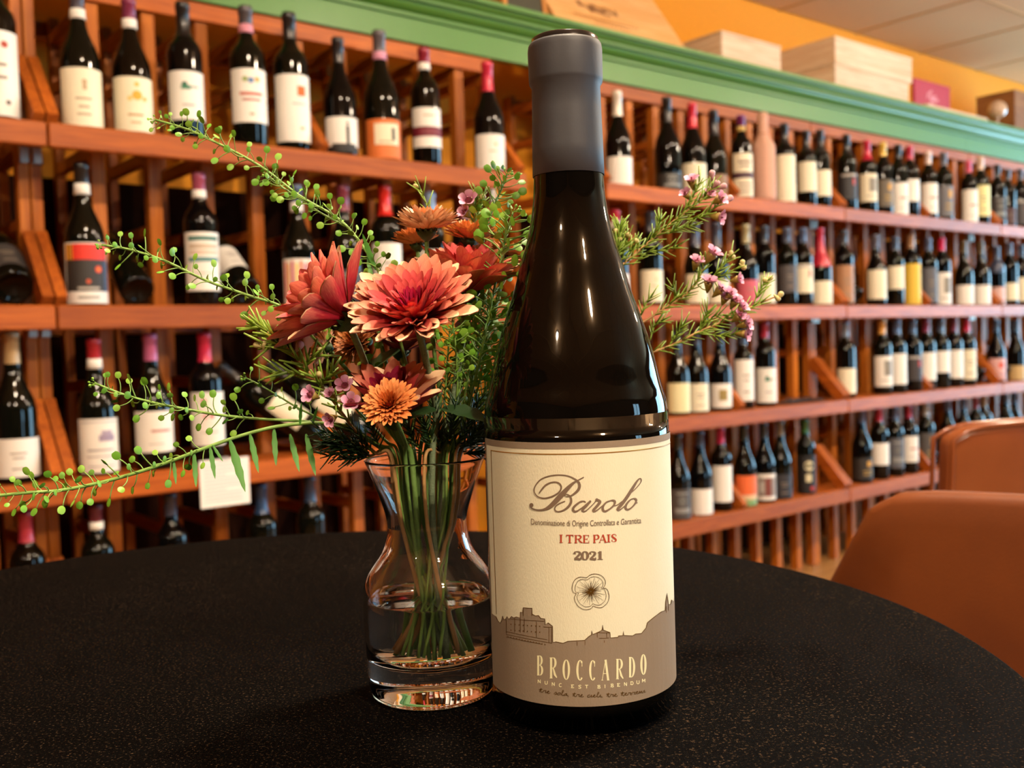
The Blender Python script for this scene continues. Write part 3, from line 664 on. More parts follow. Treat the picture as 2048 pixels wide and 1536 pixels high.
# crimson panel with pale print
a, b = on_top(1826, 190, .2), on_top(1897, 200, .2)
r = thing('crimson_panel', 'crimson square panel with pale script, standing right of crates', 'panel', P((a + b) / 2, .2, ZT), PHI)
hp = on_w(1860, 165, .2)[1] - ZT
box('panel_board', r, (-(b - a) / 2, -.008, .02), ((b - a) / 2, .008, hp), plain('#B01434', .45))
v, f = [], []
for k, (x, z, l, tl) in enumerate([(-.05, .62, .05, .5), (-.03, .56, .06, .2), (-.02, .5, .07, .1), (-.03, .42, .05, -.2), (-.05, .52, .03, 1.2)]):
    c, s_ = math.cos(tl), math.sin(tl); p0 = Vector((x, -.0085, z * hp)); d = Vector((c, 0, s_)) * l; n = Vector((-s_, 0, c)) * .006
    q = len(v); v += [p0 - n, p0 + d - n, p0 + d + n, p0 + n]; f.append((q, q + 1, q + 2, q + 3))
put('pale_script', mesh('script', v, f, PAPER('#D98A94'), smooth=False), r)
# thin pale board lying in front of it
a, b = on_top(1850, 235, .1), on_top(1972, 250, .1)
o = put('pale_board', box_mesh(b - a, .16, .02, wood('#D8B48C', '#EED8B4', 'x', .6, .8, 0), .002), None, P((a + b) / 2, .17, ZT + .0105), (0, 0, PHI))
tag(o, 'thin pale board lying flat on the cornice under the crimson panel', 'board')
# round glass ornament on a stem
t, z = on_w(1995, 245, .12); zc = max(z - ZT, .085)
r = thing('glass_ornament', 'round pale glass ornament on a thin stem, top right', 'ornament', P(t, .12, ZT), PHI)
v, f = lathe([(.001, .001), (.04, .001), (.04, .004), (.008, .008), (.005, .02), (.005, zc - .05), (.009, zc - .042)], 20); put('stem', mesh('stem', v, f, plain('#C9B09A', .15, 0, .8)), r)
v, f = lathe([(.043 * math.sin(PI * k / 14) + .0005, zc - .043 * math.cos(PI * k / 14)) for k in range(15)], 24); put('globe', mesh('globe', v, f, plain('#C8A88C', .12, 0, .8, .5, vary=.25, scale=50)), r)
# wicker-brown crates at the far right
t = on_top(2030, 250, .22)
r = crate(t, t + .55, .22, .42, .26, 'dark brown wooden crate in the top right corner', mats=('#7A4A26', '#A06A3A'))
# leaning crate lid with burnt-in mark
def leaning():
    t0, zb = on_w(1117, 60, .15); t1, _ = on_w(1376, 108, .15); h = .36
    r = thing('crate_lid', 'big pale wooden case lid with stencilled mark leaning on the wall', 'crate lid', P(t0, .15, ZT + .003), PHI)
    r.rotation_euler = (-.62, 0, PHI)
    L = t1 - t0; m = wood('#D0924E', '#EDB87C', 'x', .6, .7, 0)
    for k in range(3): box('plank', r, (0, -.012, h * k / 3 + .0008), (L, 0, h * (k + 1) / 3 - .0008), m, .0015)
    box('batten', r, (.06, 0, .02), (.10, .014, h - .02), m); box('batten', r, (L - .10, 0, .02), (L - .06, .014, h - .02), m)
    v, f = [], []; ink = plain('#7A4E28', .7)
    def bar(x, z, w, hh):
        q = len(v); v.extend([(x, -.0126, z), (x + w, -.0126, z), (x + w, -.0126, z + hh), (x, -.0126, z + hh)]); f.append((q, q + 1, q + 2, q + 3))
    rnd = random.Random(2)
    for k in range(15): bar(.15 + .012 * k, .125 + .006 * math.sin(k * 1.3), .009, .012 + .02 * rnd.random())
    for k in range(7): bar(.19 + .014 * k, .108 + .004 * math.sin(k), .011, .01 + .01 * rnd.random())
    for k in range(22): bar(.10 + .0135 * k, .074, .009, .007)
    for k in range(12): bar(.18 + .0135 * k, .054, .009, .006)
    put('stencil_mark', mesh('stencil', v, f, ink, smooth=False), r)
leaning()
# framed dark picture left of it
a, b = on_w(1010, 30, .13)[0], on_w(1098, 45, .13)[0]
r = thing('framed_picture', 'dark green picture in narrow wooden frame, above the big bottle', 'picture', P((a + b) / 2, .14, ZT + .001), PHI)
r.rotation_euler = (-.12, 0, PHI); wd = (b - a) / 2; mfr = wood('#A8662C', '#D08A40', 'z', .5)
box('picture_sheet', r, (-wd + .014, -.004, .014), (wd - .014, .004, .286), plain('#3E3A22', .6, vary=.4, scale=18))
for x0, x1, z0, z1 in ((-wd, -wd + .016, 0, .30), (wd - .016, wd, 0, .30), (-wd + .016, wd - .016, 0, .016), (-wd + .016, wd - .016, .284, .30)):
    box('frame_bar', r, (x0, -.009, z0), (x1, .007, z1), mfr)
# small white box
a, b = on_w(890, 5, .12)[0], on_w(946, 8, .12)[0]
o = crate(a, b, .12, .3, .12, 'small white box on the cornice, at the top frame edge', mats=('#D8CFC4', '#EFE8DE'))
# ---------------------------------------------------------------- table and cloth
TC, TR = Vector((-.1374, .512, 0)), .377
def table():
    r = thing('round_table', 'small round table hidden under a black cloth', 'table', (TC.x, TC.y, 0))
    m = plain('#2A1A12', .5)
    v, f = lathe([(.001, .715), (TR - .02, .715), (TR - .006, .720), (TR - .006, .742), (TR - .012, .747), (.001, .747)], 64); put('table_top', mesh('table_top', v, f, m, smooth=False), r)
    v, f = lathe([(.17, 0), (.17, .012), (.05, .03), (.035, .06), (.03, .66), (.07, .7), (.07, .715)], 32); put('pedestal', mesh('pedestal', v, f, plain('#1A1818', .35, .7)), r)
table()
def cloth():
    m, nt, b = _new('black_cloth')
    tc = nt.nodes.new('ShaderNodeTexCoord')
    n1 = nt.nodes.new('ShaderNodeTexNoise'); n1.inputs['Scale'].default_value = 800; n1.inputs['Detail'].default_value = 2
    n2 = nt.nodes.new('ShaderNodeTexNoise'); n2.inputs['Scale'].default_value = 14; n2.inputs['Detail'].default_value = 4
    w1 = nt.nodes.new('ShaderNodeTexWave'); w1.inputs['Scale'].default_value = 900; w1.inputs['Distortion'].default_value = 1.5
    for n in (n1, n2, w1): nt.links.new(tc.outputs['Object'], n.inputs['Vector'])
    cr = nt.nodes.new('ShaderNodeValToRGB'); e = cr.color_ramp.elements
    e[0].position, e[0].color = .46, lin('#040303'); e[1].position, e[1].color = .85, lin('#544232'); k = e.new(.60); k.color = lin('#070605')
    nt.links.new(n1.outputs['Fac'], cr.inputs[0])
    mx = nt.nodes.new('ShaderNodeMixRGB'); mx.blend_type = 'MULTIPLY'; mx.inputs[0].default_value = .5
    mr = nt.nodes.new('ShaderNodeMapRange'); mr.inputs[3].default_value = .5; mr.inputs[4].default_value = 1.5; nt.links.new(n2.outputs['Fac'], mr.inputs[0])
    nt.links.new(cr.outputs[0], mx.inputs[1]); nt.links.new(mr.outputs[0], mx.inputs[2]); nt.links.new(mx.outputs[0], b.inputs['Base Color'])
    b.inputs['Roughness'].default_value = .78; b.inputs['Specular IOR Level'].default_value = .02; b.inputs['Sheen Weight'].default_value = 0
    ad = nt.nodes.new('ShaderNodeMath'); ad.operation = 'ADD'; nt.links.new(n1.outputs['Fac'], ad.inputs[0]); nt.links.new(w1.outputs['Fac'], ad.inputs[1])
    bp = nt.nodes.new('ShaderNodeBump'); bp.inputs['Strength'].default_value = .35; bp.inputs['Distance'].default_value = .0004
    nt.links.new(ad.outputs[0], bp.inputs['Height']); nt.links.new(bp.outputs[0], b.inputs['Normal'])
    v, f = [], []; seg, rings = 180, []
    for i in range(26): rings.append((TR * (i + .02) / 25.5 if i < 25 else TR - .006, 0, 0))
    for k in range(1, 5):
        a = k / 4 * PI / 2; rings.append((TR - .006 + .006 * math.sin(a), -.006 + .006 * math.cos(a), 0))
    for k in range(1, 13): rings.append((TR, -.006 - .016 * k, k / 12))
    for r, dz, q in rings:
        for s in range(seg):
            a = 2 * PI * s / seg; rr = r + q * (.012 * math.sin(14 * a) + .008 * math.sin(23 * a + 1) + .02)
            x, y = rr * math.cos(a), rr * math.sin(a)
            z = .75 + dz - (.0006 * (1 - math.cos(3 * a + r * 20)) * (r / TR) ** 2 if q == 0 else 0)
            v.append((x, y, z))
    for i in range(len(rings) - 1):
        for s in range(seg):
            t = (s + 1) % seg; f.append((i * seg + s, i * seg + t, (i + 1) * seg + t, (i + 1) * seg + s))
    f.append(tuple(range(seg)))
    f = [tuple(reversed(q)) for q in f[:-1]] + [f[-1]]
    o = put('tablecloth', mesh('tablecloth', v, f, m), None, (TC.x, TC.y, 0)); tag(o, 'plain black cloth covering the round table', 'tablecloth')
cloth()

# ---------------------------------------------------------------- leather chairs
def leather(name, c0, c1, rough):
    m, nt, b = _new(name); tc = nt.nodes.new('ShaderNodeTexCoord')
    n1 = nt.nodes.new('ShaderNodeTexNoise'); n1.inputs['Scale'].default_value = 7; n1.inputs['Detail'].default_value = 6
    n2 = nt.nodes.new('ShaderNodeTexVoronoi'); n2.inputs['Scale'].default_value = 420
    for n in (n1, n2): nt.links.new(tc.outputs['Object'], n.inputs['Vector'])
    cr = nt.nodes.new('ShaderNodeValToRGB'); cr.color_ramp.elements[0].position = .35; cr.color_ramp.elements[1].position = .7
    cr.color_ramp.elements[0].color = lin(c0); cr.color_ramp.elements[1].color = lin(c1)
    nt.links.new(n1.outputs['Fac'], cr.inputs[0]); nt.links.new(cr.outputs[0], b.inputs['Base Color'])
    b.inputs['Roughness'].default_value = rough; b.inputs['Coat Weight'].default_value = .15
    bp = nt.nodes.new('ShaderNodeBump'); bp.inputs['Strength'].default_value = .12; bp.inputs['Distance'].default_value = .0006
    nt.links.new(n2.outputs['Distance'], bp.inputs['Height']); nt.links.new(bp.outputs[0], b.inputs['Normal']); return m
def chair(label, origin, rz, hw, zt, wrap, mat, pipe=(-.017, .017)):
    """upholstered side chair; local +y is the way it faces, origin under the middle of the backrest"""
    r = thing('leather_chair', label, 'chair', origin, rz, 'leather chairs')
    nu, nv = 18, 12; v, f = [], []
    def hwv(q):
        k = q * (len(hw) - 1); i = min(int(k), len(hw) - 2); return hw[i] + (hw[i + 1] - hw[i]) * (k - i)
    def pt(u, q):
        top = zt - .008 * u * u - .014 * max(0, (abs(u) - .84) / .16) ** 2
        z = .44 + (top - .44) * q; w = hwv(q)
        return Vector((u * w, wrap * u * u - .045 * q, z))
    for q in range(nv + 1):
        for u in range(nu + 1): v.append(pt(-1 + 2 * u / nu, q / nv))
    for q in range(nv):
        for u in range(nu): k = q * (nu + 1) + u; f.append((k, k + 1, k + nu + 2, k + nu + 1))
    o = put('backrest', mesh('backrest', v, f, mat), r)
    md = o.modifiers.new('thickness', 'SOLIDIFY'); md.thickness = .034; md.offset = 0
    md = o.modifiers.new('round', 'BEVEL'); md.width = .009; md.segments = 3; md.limit_method = 'ANGLE'
    edge = [pt(-1, q / 16) for q in range(17)] + [pt(-1 + 2 * k / 24, 1) for k in range(1, 25)] + [pt(1, 1 - q / 16) for q in range(1, 17)]
    for s in pipe:
        vv, ff = tube([p + Vector((0, s, 0)) for p in edge], .0035, seg=6); put('piping', mesh('piping', vv, ff, mat), o)
    v, f = [], []; n = 40
    for q, (sc, z) in enumerate(((.86, .395), (.97, .40), (1, .42), (.985, .445), (.9, .458), (.001, .466))):
        for k in range(n):
            a = 2 * PI * k / n; c, s = math.cos(a), math.sin(a); e = .62
            v.append((.225 * sc * math.copysign(abs(c) ** e, c), .225 + .215 * sc * math.copysign(abs(s) ** e, s), z))
    for q in range(5):
        for k in range(n): t = (k + 1) % n; f.append((q * n + k, q * n + t, (q + 1) * n + t, (q + 1) * n + k))
    f.append(tuple(reversed(range(n)))); put('seat', mesh('seat', v, f, mat), r)
    lm = plain('#1C1816', .4, .8)
    for x in (-1, 1):
        for y, yy in ((.07, -.02), (.38, .44)):
            vv, ff = tube([Vector((x * .15, y, .40)), Vector((x * .21, yy, 0))], .014, .008, 10); put('leg', mesh('leg', vv, ff, lm), r)
l1 = Vector((.55, -.83, 0)).normalized(); c1 = at(1735, 962, .85)
o1 = c1 + l1 * .225; o1.z = 0
chair('tan leather chair pulled up to the black table, nearer of the two', o1, math.atan2(-l1.y, -l1.x), [.31, .31, .31, .293, .26, .228], .784, .035, leather('tan_leather', '#5E2A04', '#743806', .55), ())
l2 = Vector((.92, .39, 0)).normalized(); c2 = at(1893, 868, 1.32); o2 = c2 + l2 * .235; o2.z = 0
chair('glossy brown leather chair farther back, cut by the right frame edge', o2, math.atan2(l2.y, l2.x), [.20, .21, .22, .225, .23, .235], .79, .05, leather('brown_leather', '#7A4022', '#8A4C2A', .24))

# ---------------------------------------------------------------- the big bottle
BC = on_z(1168, 1403, TABLE); BR_ = .0409
bt = thing('large_wine_bottle', 'tall dark wine bottle with cream and taupe label standing in front', 'bottle', (BC.x, BC.y, TABLE + .0005), 0)
def bz(prof, seg=96): return lathe(prof, seg)
main_prof = [(.008, .022), (.02, .014), (.031, .003), (.034, 0), (.038, .0015), (.0403, .006), (BR_, .012), (BR_, .120), (.0406, .1280), (.0399, .1350), (.0379, .1424), (.0357, .1524), (.0337, .1597), (.0316, .1668), (.0290, .1745), (.0263, .1823), (.0243, .1890), (.0225, .1955), (.0201, .2030), (.0183, .2098), (.0169, .2170), (.0159, .2240), (.0155, .2300), (.0152, .2360), (.0149, .2730), (.0149, .2905), (.001, .2910)]
v, f = bz(catmull([Vector((r, 0, z)) for r, z in main_prof[4:24]], 3) and [(p.x, p.z) for p in ([Vector((r, 0, z)) for r, z in main_prof[:4]] + catmull([Vector((r, 0, z)) for r, z in main_prof[4:24]], 3) + [Vector((r, 0, z)) for r, z in main_prof[24:]])])
put('glass_body', mesh('glass_body', v, f, glassy('#080604', .035)), bt)
mcap = plain('#3A3B40', .55, .1, .45, bump=.06, scale=400)
v, f = lathe([(.0156, .2338), (.0158, .2339), (.0156, .246), (.0152, .262), (.0150, .2725), (.0160, .2740), (.0162, .2755), (.0163, .2880), (.0160, .2902), (.0154, .2912), (.0149, .2906)], 72, cap0=False, cap1=False); put('capsule', mesh('capsule', v, f, mcap), bt)
v, f = lathe([(.0149, .2904), (.0146, .2932), (.0137, .2938), (.001, .2938)], 60, cap0=False); put('capsule_top', mesh('capsule_top', v, f, plain('#2A2624', .2, .6)), bt)

def lab(px, py):                                 # view ray meets the label cylinder: angle from straight ahead (-y), height above the base
    d = ray(px, py); ox, oy = EYE.x - BC.x, EYE.y - BC.y; R = BR_ + .0003
    A = d.x ** 2 + d.y ** 2; B = 2 * (ox * d.x + oy * d.y); C = ox * ox + oy * oy - R * R; q = B * B - 4 * A * C
    k = (-B - math.sqrt(max(q, 0))) / (2 * A); x, y = ox + d.x * k, oy + d.y * k
    return math.atan2(x, -y), EYE.z + d.z * k - TABLE - .0005
CA = math.atan2(-BC.x, BC.y)                     # direction from the bottle back to the eye
def cyl(a, z, off): return (math.sin(a) * (BR_ + off), -math.cos(a) * (BR_ + off), z)
def paper(name, c, bump=.25):
    m, nt, b = _new(name); tc = nt.nodes.new('ShaderNodeTexCoord'); mp = nt.nodes.new('ShaderNodeMapping'); mp.inputs['Scale'].default_value = (2600, 2600, 700)
    nz = nt.nodes.new('ShaderNodeTexNoise'); nz.inputs['Scale'].default_value = 1; nz.inputs['Detail'].default_value = 2
    nt.links.new(tc.outputs['Object'], mp.inputs[0]); nt.links.new(mp.outputs[0], nz.inputs['Vector'])
    bp = nt.nodes.new('ShaderNodeBump'); bp.inputs['Strength'].default_value = bump; bp.inputs['Distance'].default_value = .0003
    nt.links.new(nz.outputs['Fac'], bp.inputs['Height']); nt.links.new(bp.outputs[0], b.inputs['Normal'])
    b.inputs['Base Color'].default_value = lin(c); b.inputs['Roughness'].default_value = .7; b.inputs['Specular IOR Level'].default_value = .25; return m
LA0, LA1 = lab(978, 1100)[0], lab(1183, 1183)[0] + math.radians(84)
ztop, zbot = lab(1170, 884)[1], lab(1185, 1413)[1]
def lpatch(a0, a1, z0, z1, off, mat, name, parent, n=60):
    v, f = [], []
    for i in range(n + 1):
        a = a0 + (a1 - a0) * i / n; v += [cyl(a, z0, off), cyl(a, z1, off)]
    for i in range(n): f.append((2 * i, 2 * i + 2, 2 * i + 3, 2 * i + 1))
    return put(name, mesh(name, v, f, mat), parent)
MCREAM, MTAUPE, MGOLD = paper('cream_paper', '#E8E0C2', .45), paper('taupe_print', '#8E7C68', .3), plain('#B8842A', .35, .5)
MBROWN, MRED, MDGOLD, MPALE = plain('#7A6450', .6), plain('#B23A1C', .6), plain('#6A4A18', .4, .5), plain('#EFE6B8', .6)
lb = lpatch(LA0, LA1, zbot, ztop, .0003, MCREAM, 'label', bt, 90); lb['label'] = 'cream paper label with script title and town silhouette'
lpatch(LA0, LA1, ztop - .0027, ztop, .00042, MTAUPE, 'top_band', lb, 90)
LGA = lab(983, 1000)[0]
lpatch(LA0, LA0 + .045, zbot, ztop, .00040, MTAUPE, 'side_band', lb, 2)
lpatch(LGA + .03, LA1, ztop - .0049, ztop - .0045, .00046, MGOLD, 'gold_line', lb, 90)
lpatch(LGA + .03, LGA + .042, .045, ztop - .0045, .00046, MGOLD, 'gold_line', lb, 2)
# town silhouette: taupe below the skyline
Z5 = lambda x, y: lab(960 + x / 5.12, 1130 + y / 5.12)
Z8 = lambda x, y: lab(1040 + x / 7.68, 930 + y / 7.68)
sky = [(165, 525), (185, 570), (210, 595), (225, 570), (235, 520), (250, 560), (265, 555), (280, 525), (300, 555), (325, 525), (350, 540), (375, 530), (414, 540), (416, 480), (440, 485), (445, 435), (490, 440), (534, 440), (536, 500), (570, 520), (600, 515), (625, 545), (665, 550), (670, 610), (700, 590), (744, 625), (746, 790), (780, 785), (850, 800), (900, 780), (1070, 770), (1115, 730), (1140, 715), (1145, 670), (1155, 710), (1215, 685), (1250, 665), (1255, 610), (1262, 665), (1330, 690), (1335, 745), (1410, 740), (1415, 725), (1460, 722), (1467, 675), (1473, 720), (1560, 725), (1590, 705), (1650, 700), (1700, 640), (1710, 590), (1770, 540), (1850, 480), (1894, 465), (1900, 370), (1912, 285), (1922, 370), (1926, 405), (1950, 400), (1960, 355)]
sk = [Z5(*p) for p in sky]
sk = [(LA0, sk[0][1])] + sk
for i in range(1, len(sk)):
    if sk[i][0] <= sk[i - 1][0]: sk[i] = (sk[i - 1][0] + .0004, sk[i][1])
sk += [(sk[-1][0] + .12, sk[-1][1] - .002), (LA1, sk[-1][1] + .004)]
fine = []
for (a, z), (a2, z2) in zip(sk, sk[1:]):
    n = max(1, int((a2 - a) / .05)); fine += [(a + (a2 - a) * k / n, z + (z2 - z) * k / n) for k in range(n)]
fine.append(sk[-1])
v, f = [], []
for a, z in fine: v += [cyl(a, zbot, .00042), cyl(a, z, .00042)]
for i in range(len(fine) - 1): f.append((2 * i, 2 * i + 2, 2 * i + 3, 2 * i + 1))
put('town_silhouette', mesh('town_silhouette', v, f, MTAUPE, smooth=False), lb)
def stroke(pts, mapf, off, v, f, wscale=1.0, smooth=True):
    """variable-width pen stroke; pts are (x, y, width) in tracing units"""
    P3 = [Vector(p if len(p) == 3 else (p[0], p[1], 8)) for p in pts]
    if smooth and len(P3) > 2: P3 = catmull(P3, 5)
    else:
        q = []
        for a, b in zip(P3, P3[1:]):
            n = max(1, int((Vector((b.x - a.x, b.y - a.y))).length / 60)); q += [a.lerp(b, k / n) for k in range(n)]
        P3 = q + [P3[-1]]
    b0 = len(v)
    for i, p in enumerate(P3):
        d = P3[min(i + 1, len(P3) - 1)] - P3[max(i - 1, 0)]; L = math.hypot(d.x, d.y) or 1; nx, ny = -d.y / L, d.x / L; w = max(p.z, 1) * .5 * wscale
        for s in (-1, 1):
            a, z = mapf(p.x + nx * w * s, p.y + ny * w * s); v.append(cyl(a, z, off))
    for i in range(len(P3) - 1): k = b0 + 2 * i; f.append((k, k + 1, k + 3, k + 2))
def ink(name, mat, strokes, mapf, off=.00055, ws=1.0, smooth=True):
    v, f = [], []
    for s in strokes: stroke(s, mapf, off, v, f, ws, smooth)
    return put(name, mesh(name, v, f, mat, smooth=False), lb)
def blob(x, y, r): return [(x - r, y, 2), (x - r * .7, y, r * 1.4), (x, y, r * 2), (x + r * .7, y, r * 1.4), (x + r, y, 2)]
title = [blob(180, 615, 32),
    [(155, 625, 12), (170, 650, 20), (210, 675, 22), (285, 690, 22), (370, 682, 34), (450, 645, 58), (530, 575, 74), (605, 495, 80), (680, 415, 74), (750, 340, 58), (820, 275, 36), (900, 228, 18), (980, 185, 16)],
    [(295, 435, 14), (340, 370, 24), (400, 305, 24), (480, 267, 20), (560, 262, 20), (615, 290, 22), (635, 340, 24), (615, 400, 26), (560, 448, 24), (470, 490, 22), (370, 508, 20), (280, 485, 18), (232, 430, 17), (222, 370, 17), (250, 300, 17), (320, 222, 17), (420, 176, 17), (540, 153, 17), (660, 153, 17), (760, 173, 18), (840, 212, 22), (895, 258, 34), (915, 310, 40), (903, 365, 42), (868, 410, 38), (810, 455, 26), (760, 477, 17), (712, 482, 14), (690, 460, 14), (716, 447, 13), (758, 465, 18), (783, 510, 30), (784, 570, 36), (750, 632, 38), (690, 682, 28), (620, 710, 20), (565, 710, 18), (537, 680, 18), (550, 632, 19), (610, 587, 17), (695, 553, 14)],
    [(1010, 575, 14), (985, 555, 18), (930, 562, 24), (860, 612, 32), (818, 662, 36), (826, 703, 34), (870, 708, 24), (950, 658, 19), (1020, 600, 20), (1088, 548, 26)],
    [(1082, 552, 34), (1020, 622, 40), (968, 678, 40), (968, 708, 28), (1012, 703, 18), (1080, 642, 15), (1145, 575, 15), (1168, 540, 22)],
    blob(1178, 533, 24), [(1175, 530, 30), (1212, 545, 38), (1224, 572, 44), (1172, 640, 42), (1128, 690, 40), (1142, 710, 28), (1190, 688, 18), (1270, 618, 14)],
    [(1385, 545, 18), (1320, 575, 24), (1272, 638, 34), (1276, 692, 36), (1312, 708, 28), (1380, 670, 24), (1440, 612, 28), (1455, 562, 34), (1430, 542, 28), (1385, 545, 18)], [(1435, 628, 13), (1490, 612, 13), (1560, 560, 14)],
    [(1560, 562, 12), (1650, 470, 13), (1760, 372, 14), (1838, 282, 15), (1858, 228, 17), (1836, 206, 16), (1790, 250, 30), (1720, 362, 46), (1640, 490, 50), (1560, 600, 48), (1502, 668, 42), (1512, 695, 24), (1562, 665, 16), (1622, 610, 12)],
    [(1752, 510, 17), (1690, 535, 22), (1632, 600, 32), (1617, 658, 34), (1652, 684, 28), (1712, 650, 22), (1768, 582, 28), (1780, 532, 32), (1752, 510, 22)], [(1768, 588, 14), (1802, 576, 11)]]
ink('script_title', MBROWN, title, Z8)
# serif and plain letters drawn as strokes in a unit box (x right, y up, width in units of the height)
def arc(cx, cy, rx, ry, a0, a1, n, w0, w1): return [(cx + rx * math.cos(math.radians(a0 + (a1 - a0) * k / n)), cy + ry * math.sin(math.radians(a0 + (a1 - a0) * k / n)), w0 + (w1 - w0) * abs(math.cos(math.radians(a0 + (a1 - a0) * k / n)))) for k in range(n + 1)]
def glyph(c, T=.17, H=.055, serif=True):
    vs_ = lambda x, y0=0.0, y1=1.0, w=T: [(x, y0, w), (x, y1, w)]
    hs_ = lambda y, x0, x1, w=H: [(x0, y, w), (x1, y, w)]
    sf = lambda x, y, d=.2: hs_(y + (H / 2 if y < .5 else -H / 2), x - d, x + d) if serif else None
    g = {'I': [vs_(.5), sf(.5, 0, .42), sf(.5, 1, .42)],
         'T': [vs_(.5), sf(.5, 0, .24), hs_(1 - H / 2, .02, .98, H * (1.6 if serif else 1))] + ([vs_(.05, .72, 1, H), vs_(.95, .72, 1, H)] if serif else []),
         'R': [vs_(.22), sf(.22, 0, .2), hs_(1 - H / 2, .02, .5), hs_(.5, .22, .5), arc(.5, .75, .3, .235, 90, -90, 10, H, T), [(.5, .5, T * .6), (.72, .18, T), (.98, .03, T * .5)]],
         'E': [vs_(.22), hs_(H / 2, .02, .95), hs_(1 - H / 2, .02, .92), hs_(.5, .22, .66)] + ([vs_(.93, 0, .3, H), vs_(.9, .72, 1, H), vs_(.66, .38, .62, H)] if serif else []),
         'P': [vs_(.24), sf(.24, 0, .22), hs_(1 - H / 2, .02, .55), hs_(.46, .24, .55), arc(.55, .73, .32, .265, 90, -90, 10, H, T)],
         'A': [[(.06, 0, H), (.5, 1, H)], [(.5, 1, T), (.86, 0, T)], hs_(.33, .22, .7), sf(.08, 0, .12), sf(.86, 0, .17)],
         'S': [[(.85, .72, T * .5), (.8, .92, H), (.5, .97, H), (.2, .86, T * .8), (.2, .68, T), (.5, .5, T * 1.1), (.8, .33, T), (.82, .14, T * .8), (.5, .03, H), (.2, .08, H), (.13, .3, T * .5)]],
         'B': [vs_(.22), hs_(H / 2, .02, .5), hs_(1 - H / 2, .02, .5), hs_(.52, .22, .5), arc(.48, .755, .3, .225, 90, -90, 10, H, T), arc(.5, .26, .36, .24, 90, -90, 10, H, T)],
         'O': [arc(.5, .5, .38, .475, 90, 450, 28, H, T)],
         'C': [arc(.55, .5, .43, .475, 48, 312, 22, H, T)] + ([vs_(.86, .68, .95, H)] if serif else []),
         'D': [vs_(.22), hs_(H / 2, .02, .45), hs_(1 - H / 2, .02, .45), arc(.42, .5, .46, .475, 90, -90, 14, H, T)],
         'N': [vs_(.15), vs_(.85), [(.15, 1, T), (.85, 0, T)]], 'U': [vs_(.15, .3), vs_(.85, .3), arc(.5, .32, .35, .28, 180, 360, 10, H, T)],
         'M': [vs_(.1), vs_(.9), [(.1, 1, T), (.5, .3, T)], [(.5, .3, T), (.9, 1, T)]],
         '2': [[(.16, .68, T * 1.5), (.2, .88, T * .7), (.5, .96, H * 1.3), (.78, .86, T), (.8, .68, T * 1.2), (.55, .42, T), (.16, .12, H * 2)], [(.14, .09, H * 2.4), (.5, .12, T * 1.1), (.85, .07, T), (.9, .3, H)]],
         '0': [arc(.5, .5, .36, .465, 90, 450, 28, H, T * 1.35)],
         '1': [vs_(.52, 0, 1, T * 1.4), sf(.52, 0, .4), [(.5, .96, H), (.2, .8, H * 1.5)]]}[c]
    return [s for s in g if s]
def words(name, mat, letters, mapf, T, H, serif):
    v, f = [], []
    for c, x0, x1, yt, yb in letters:
        h = yb - yt
        for s in glyph(c, T, H, serif):
            st = [(x0 + (x1 - x0) * p[0], yb - h * p[1], p[2] * h) for p in s]; stroke(st, mapf, .00055, v, f, 1.0, len(st) > 3)
    return put(name, mesh(name, v, f, mat, smooth=False), lb)
words('red_lettering', MRED, [('I', 600, 665, 1068, 1192), ('T', 708, 822, 1072, 1196), ('R', 830, 962, 1074, 1197), ('E', 965, 1065, 1074, 1197), ('P', 1118, 1220, 1070, 1195), ('A', 1212, 1330, 1068, 1190), ('I', 1328, 1392, 1064, 1185), ('S', 1398, 1486, 1058, 1180)], Z8, .19, .065, True)
words('year', MBROWN, [('2', 818, 942, 1322, 1455), ('0', 940, 1056, 1324, 1456), ('2', 1056, 1172, 1324, 1456), ('1', 1176, 1280, 1322, 1452)], Z8, .23, .08, True)
words('maker_name', MPALE, [('B', 585, 648, 925, 1130), ('R', 713, 790, 945, 1160), ('O', 848, 920, 965, 1175), ('C', 990, 1053, 970, 1182), ('C', 1120, 1182, 972, 1182), ('A', 1245, 1322, 968, 1180), ('R', 1388, 1465, 960, 1168), ('D', 1520, 1582, 940, 1150), ('O', 1642, 1697, 910, 1125)], Z5, .105, .03, True)
nx = [592, 663, 735, 808, 932, 1005, 1075, 1200, 1270, 1335, 1400, 1470, 1535, 1597, 1655]; ny = [1190, 1203, 1218, 1228, 1240, 1245, 1243, 1245, 1240, 1232, 1226, 1218, 1208, 1198, 1182]
words('motto', MPALE, [(c, x, x + (16 if c == 'I' else 34), y - 18, y + 18) for c, x, y in zip('NUNCESTBIBENDUM', nx, ny)], Z5, .2, .2, False)
# small condensed line set in the built-in face
fc = bpy.data.curves.new('denomination', 'FONT'); fc.body = 'Denominazione di Origine Controllata e Garantita'; fc.resolution_u = 3
fo = bpy.data.objects.new('denomination_tmp', fc); COL.objects.link(fo); bpy.context.view_layer.update()
fm = bpy.data.meshes.new_from_object(fo.evaluated_get(bpy.context.evaluated_depsgraph_get())); bpy.data.objects.remove(fo)
xs = [q.co.x for q in fm.vertices]; x0, x1 = min(xs), max(xs); capH = .70
for q in fm.vertices:
    X = 175 + (q.co.x - x0) / (x1 - x0) * 1680; k = (X - 960) / 840
    Y = 938 - 30 * k * k - 12 * k * (k > 0) - q.co.y / capH * 92
    a, z = Z8(X, Y); q.co = cyl(a, z, .00055)
fm.materials.clear(); fm.materials.append(MBROWN); put('denomination_line', fm, lb)
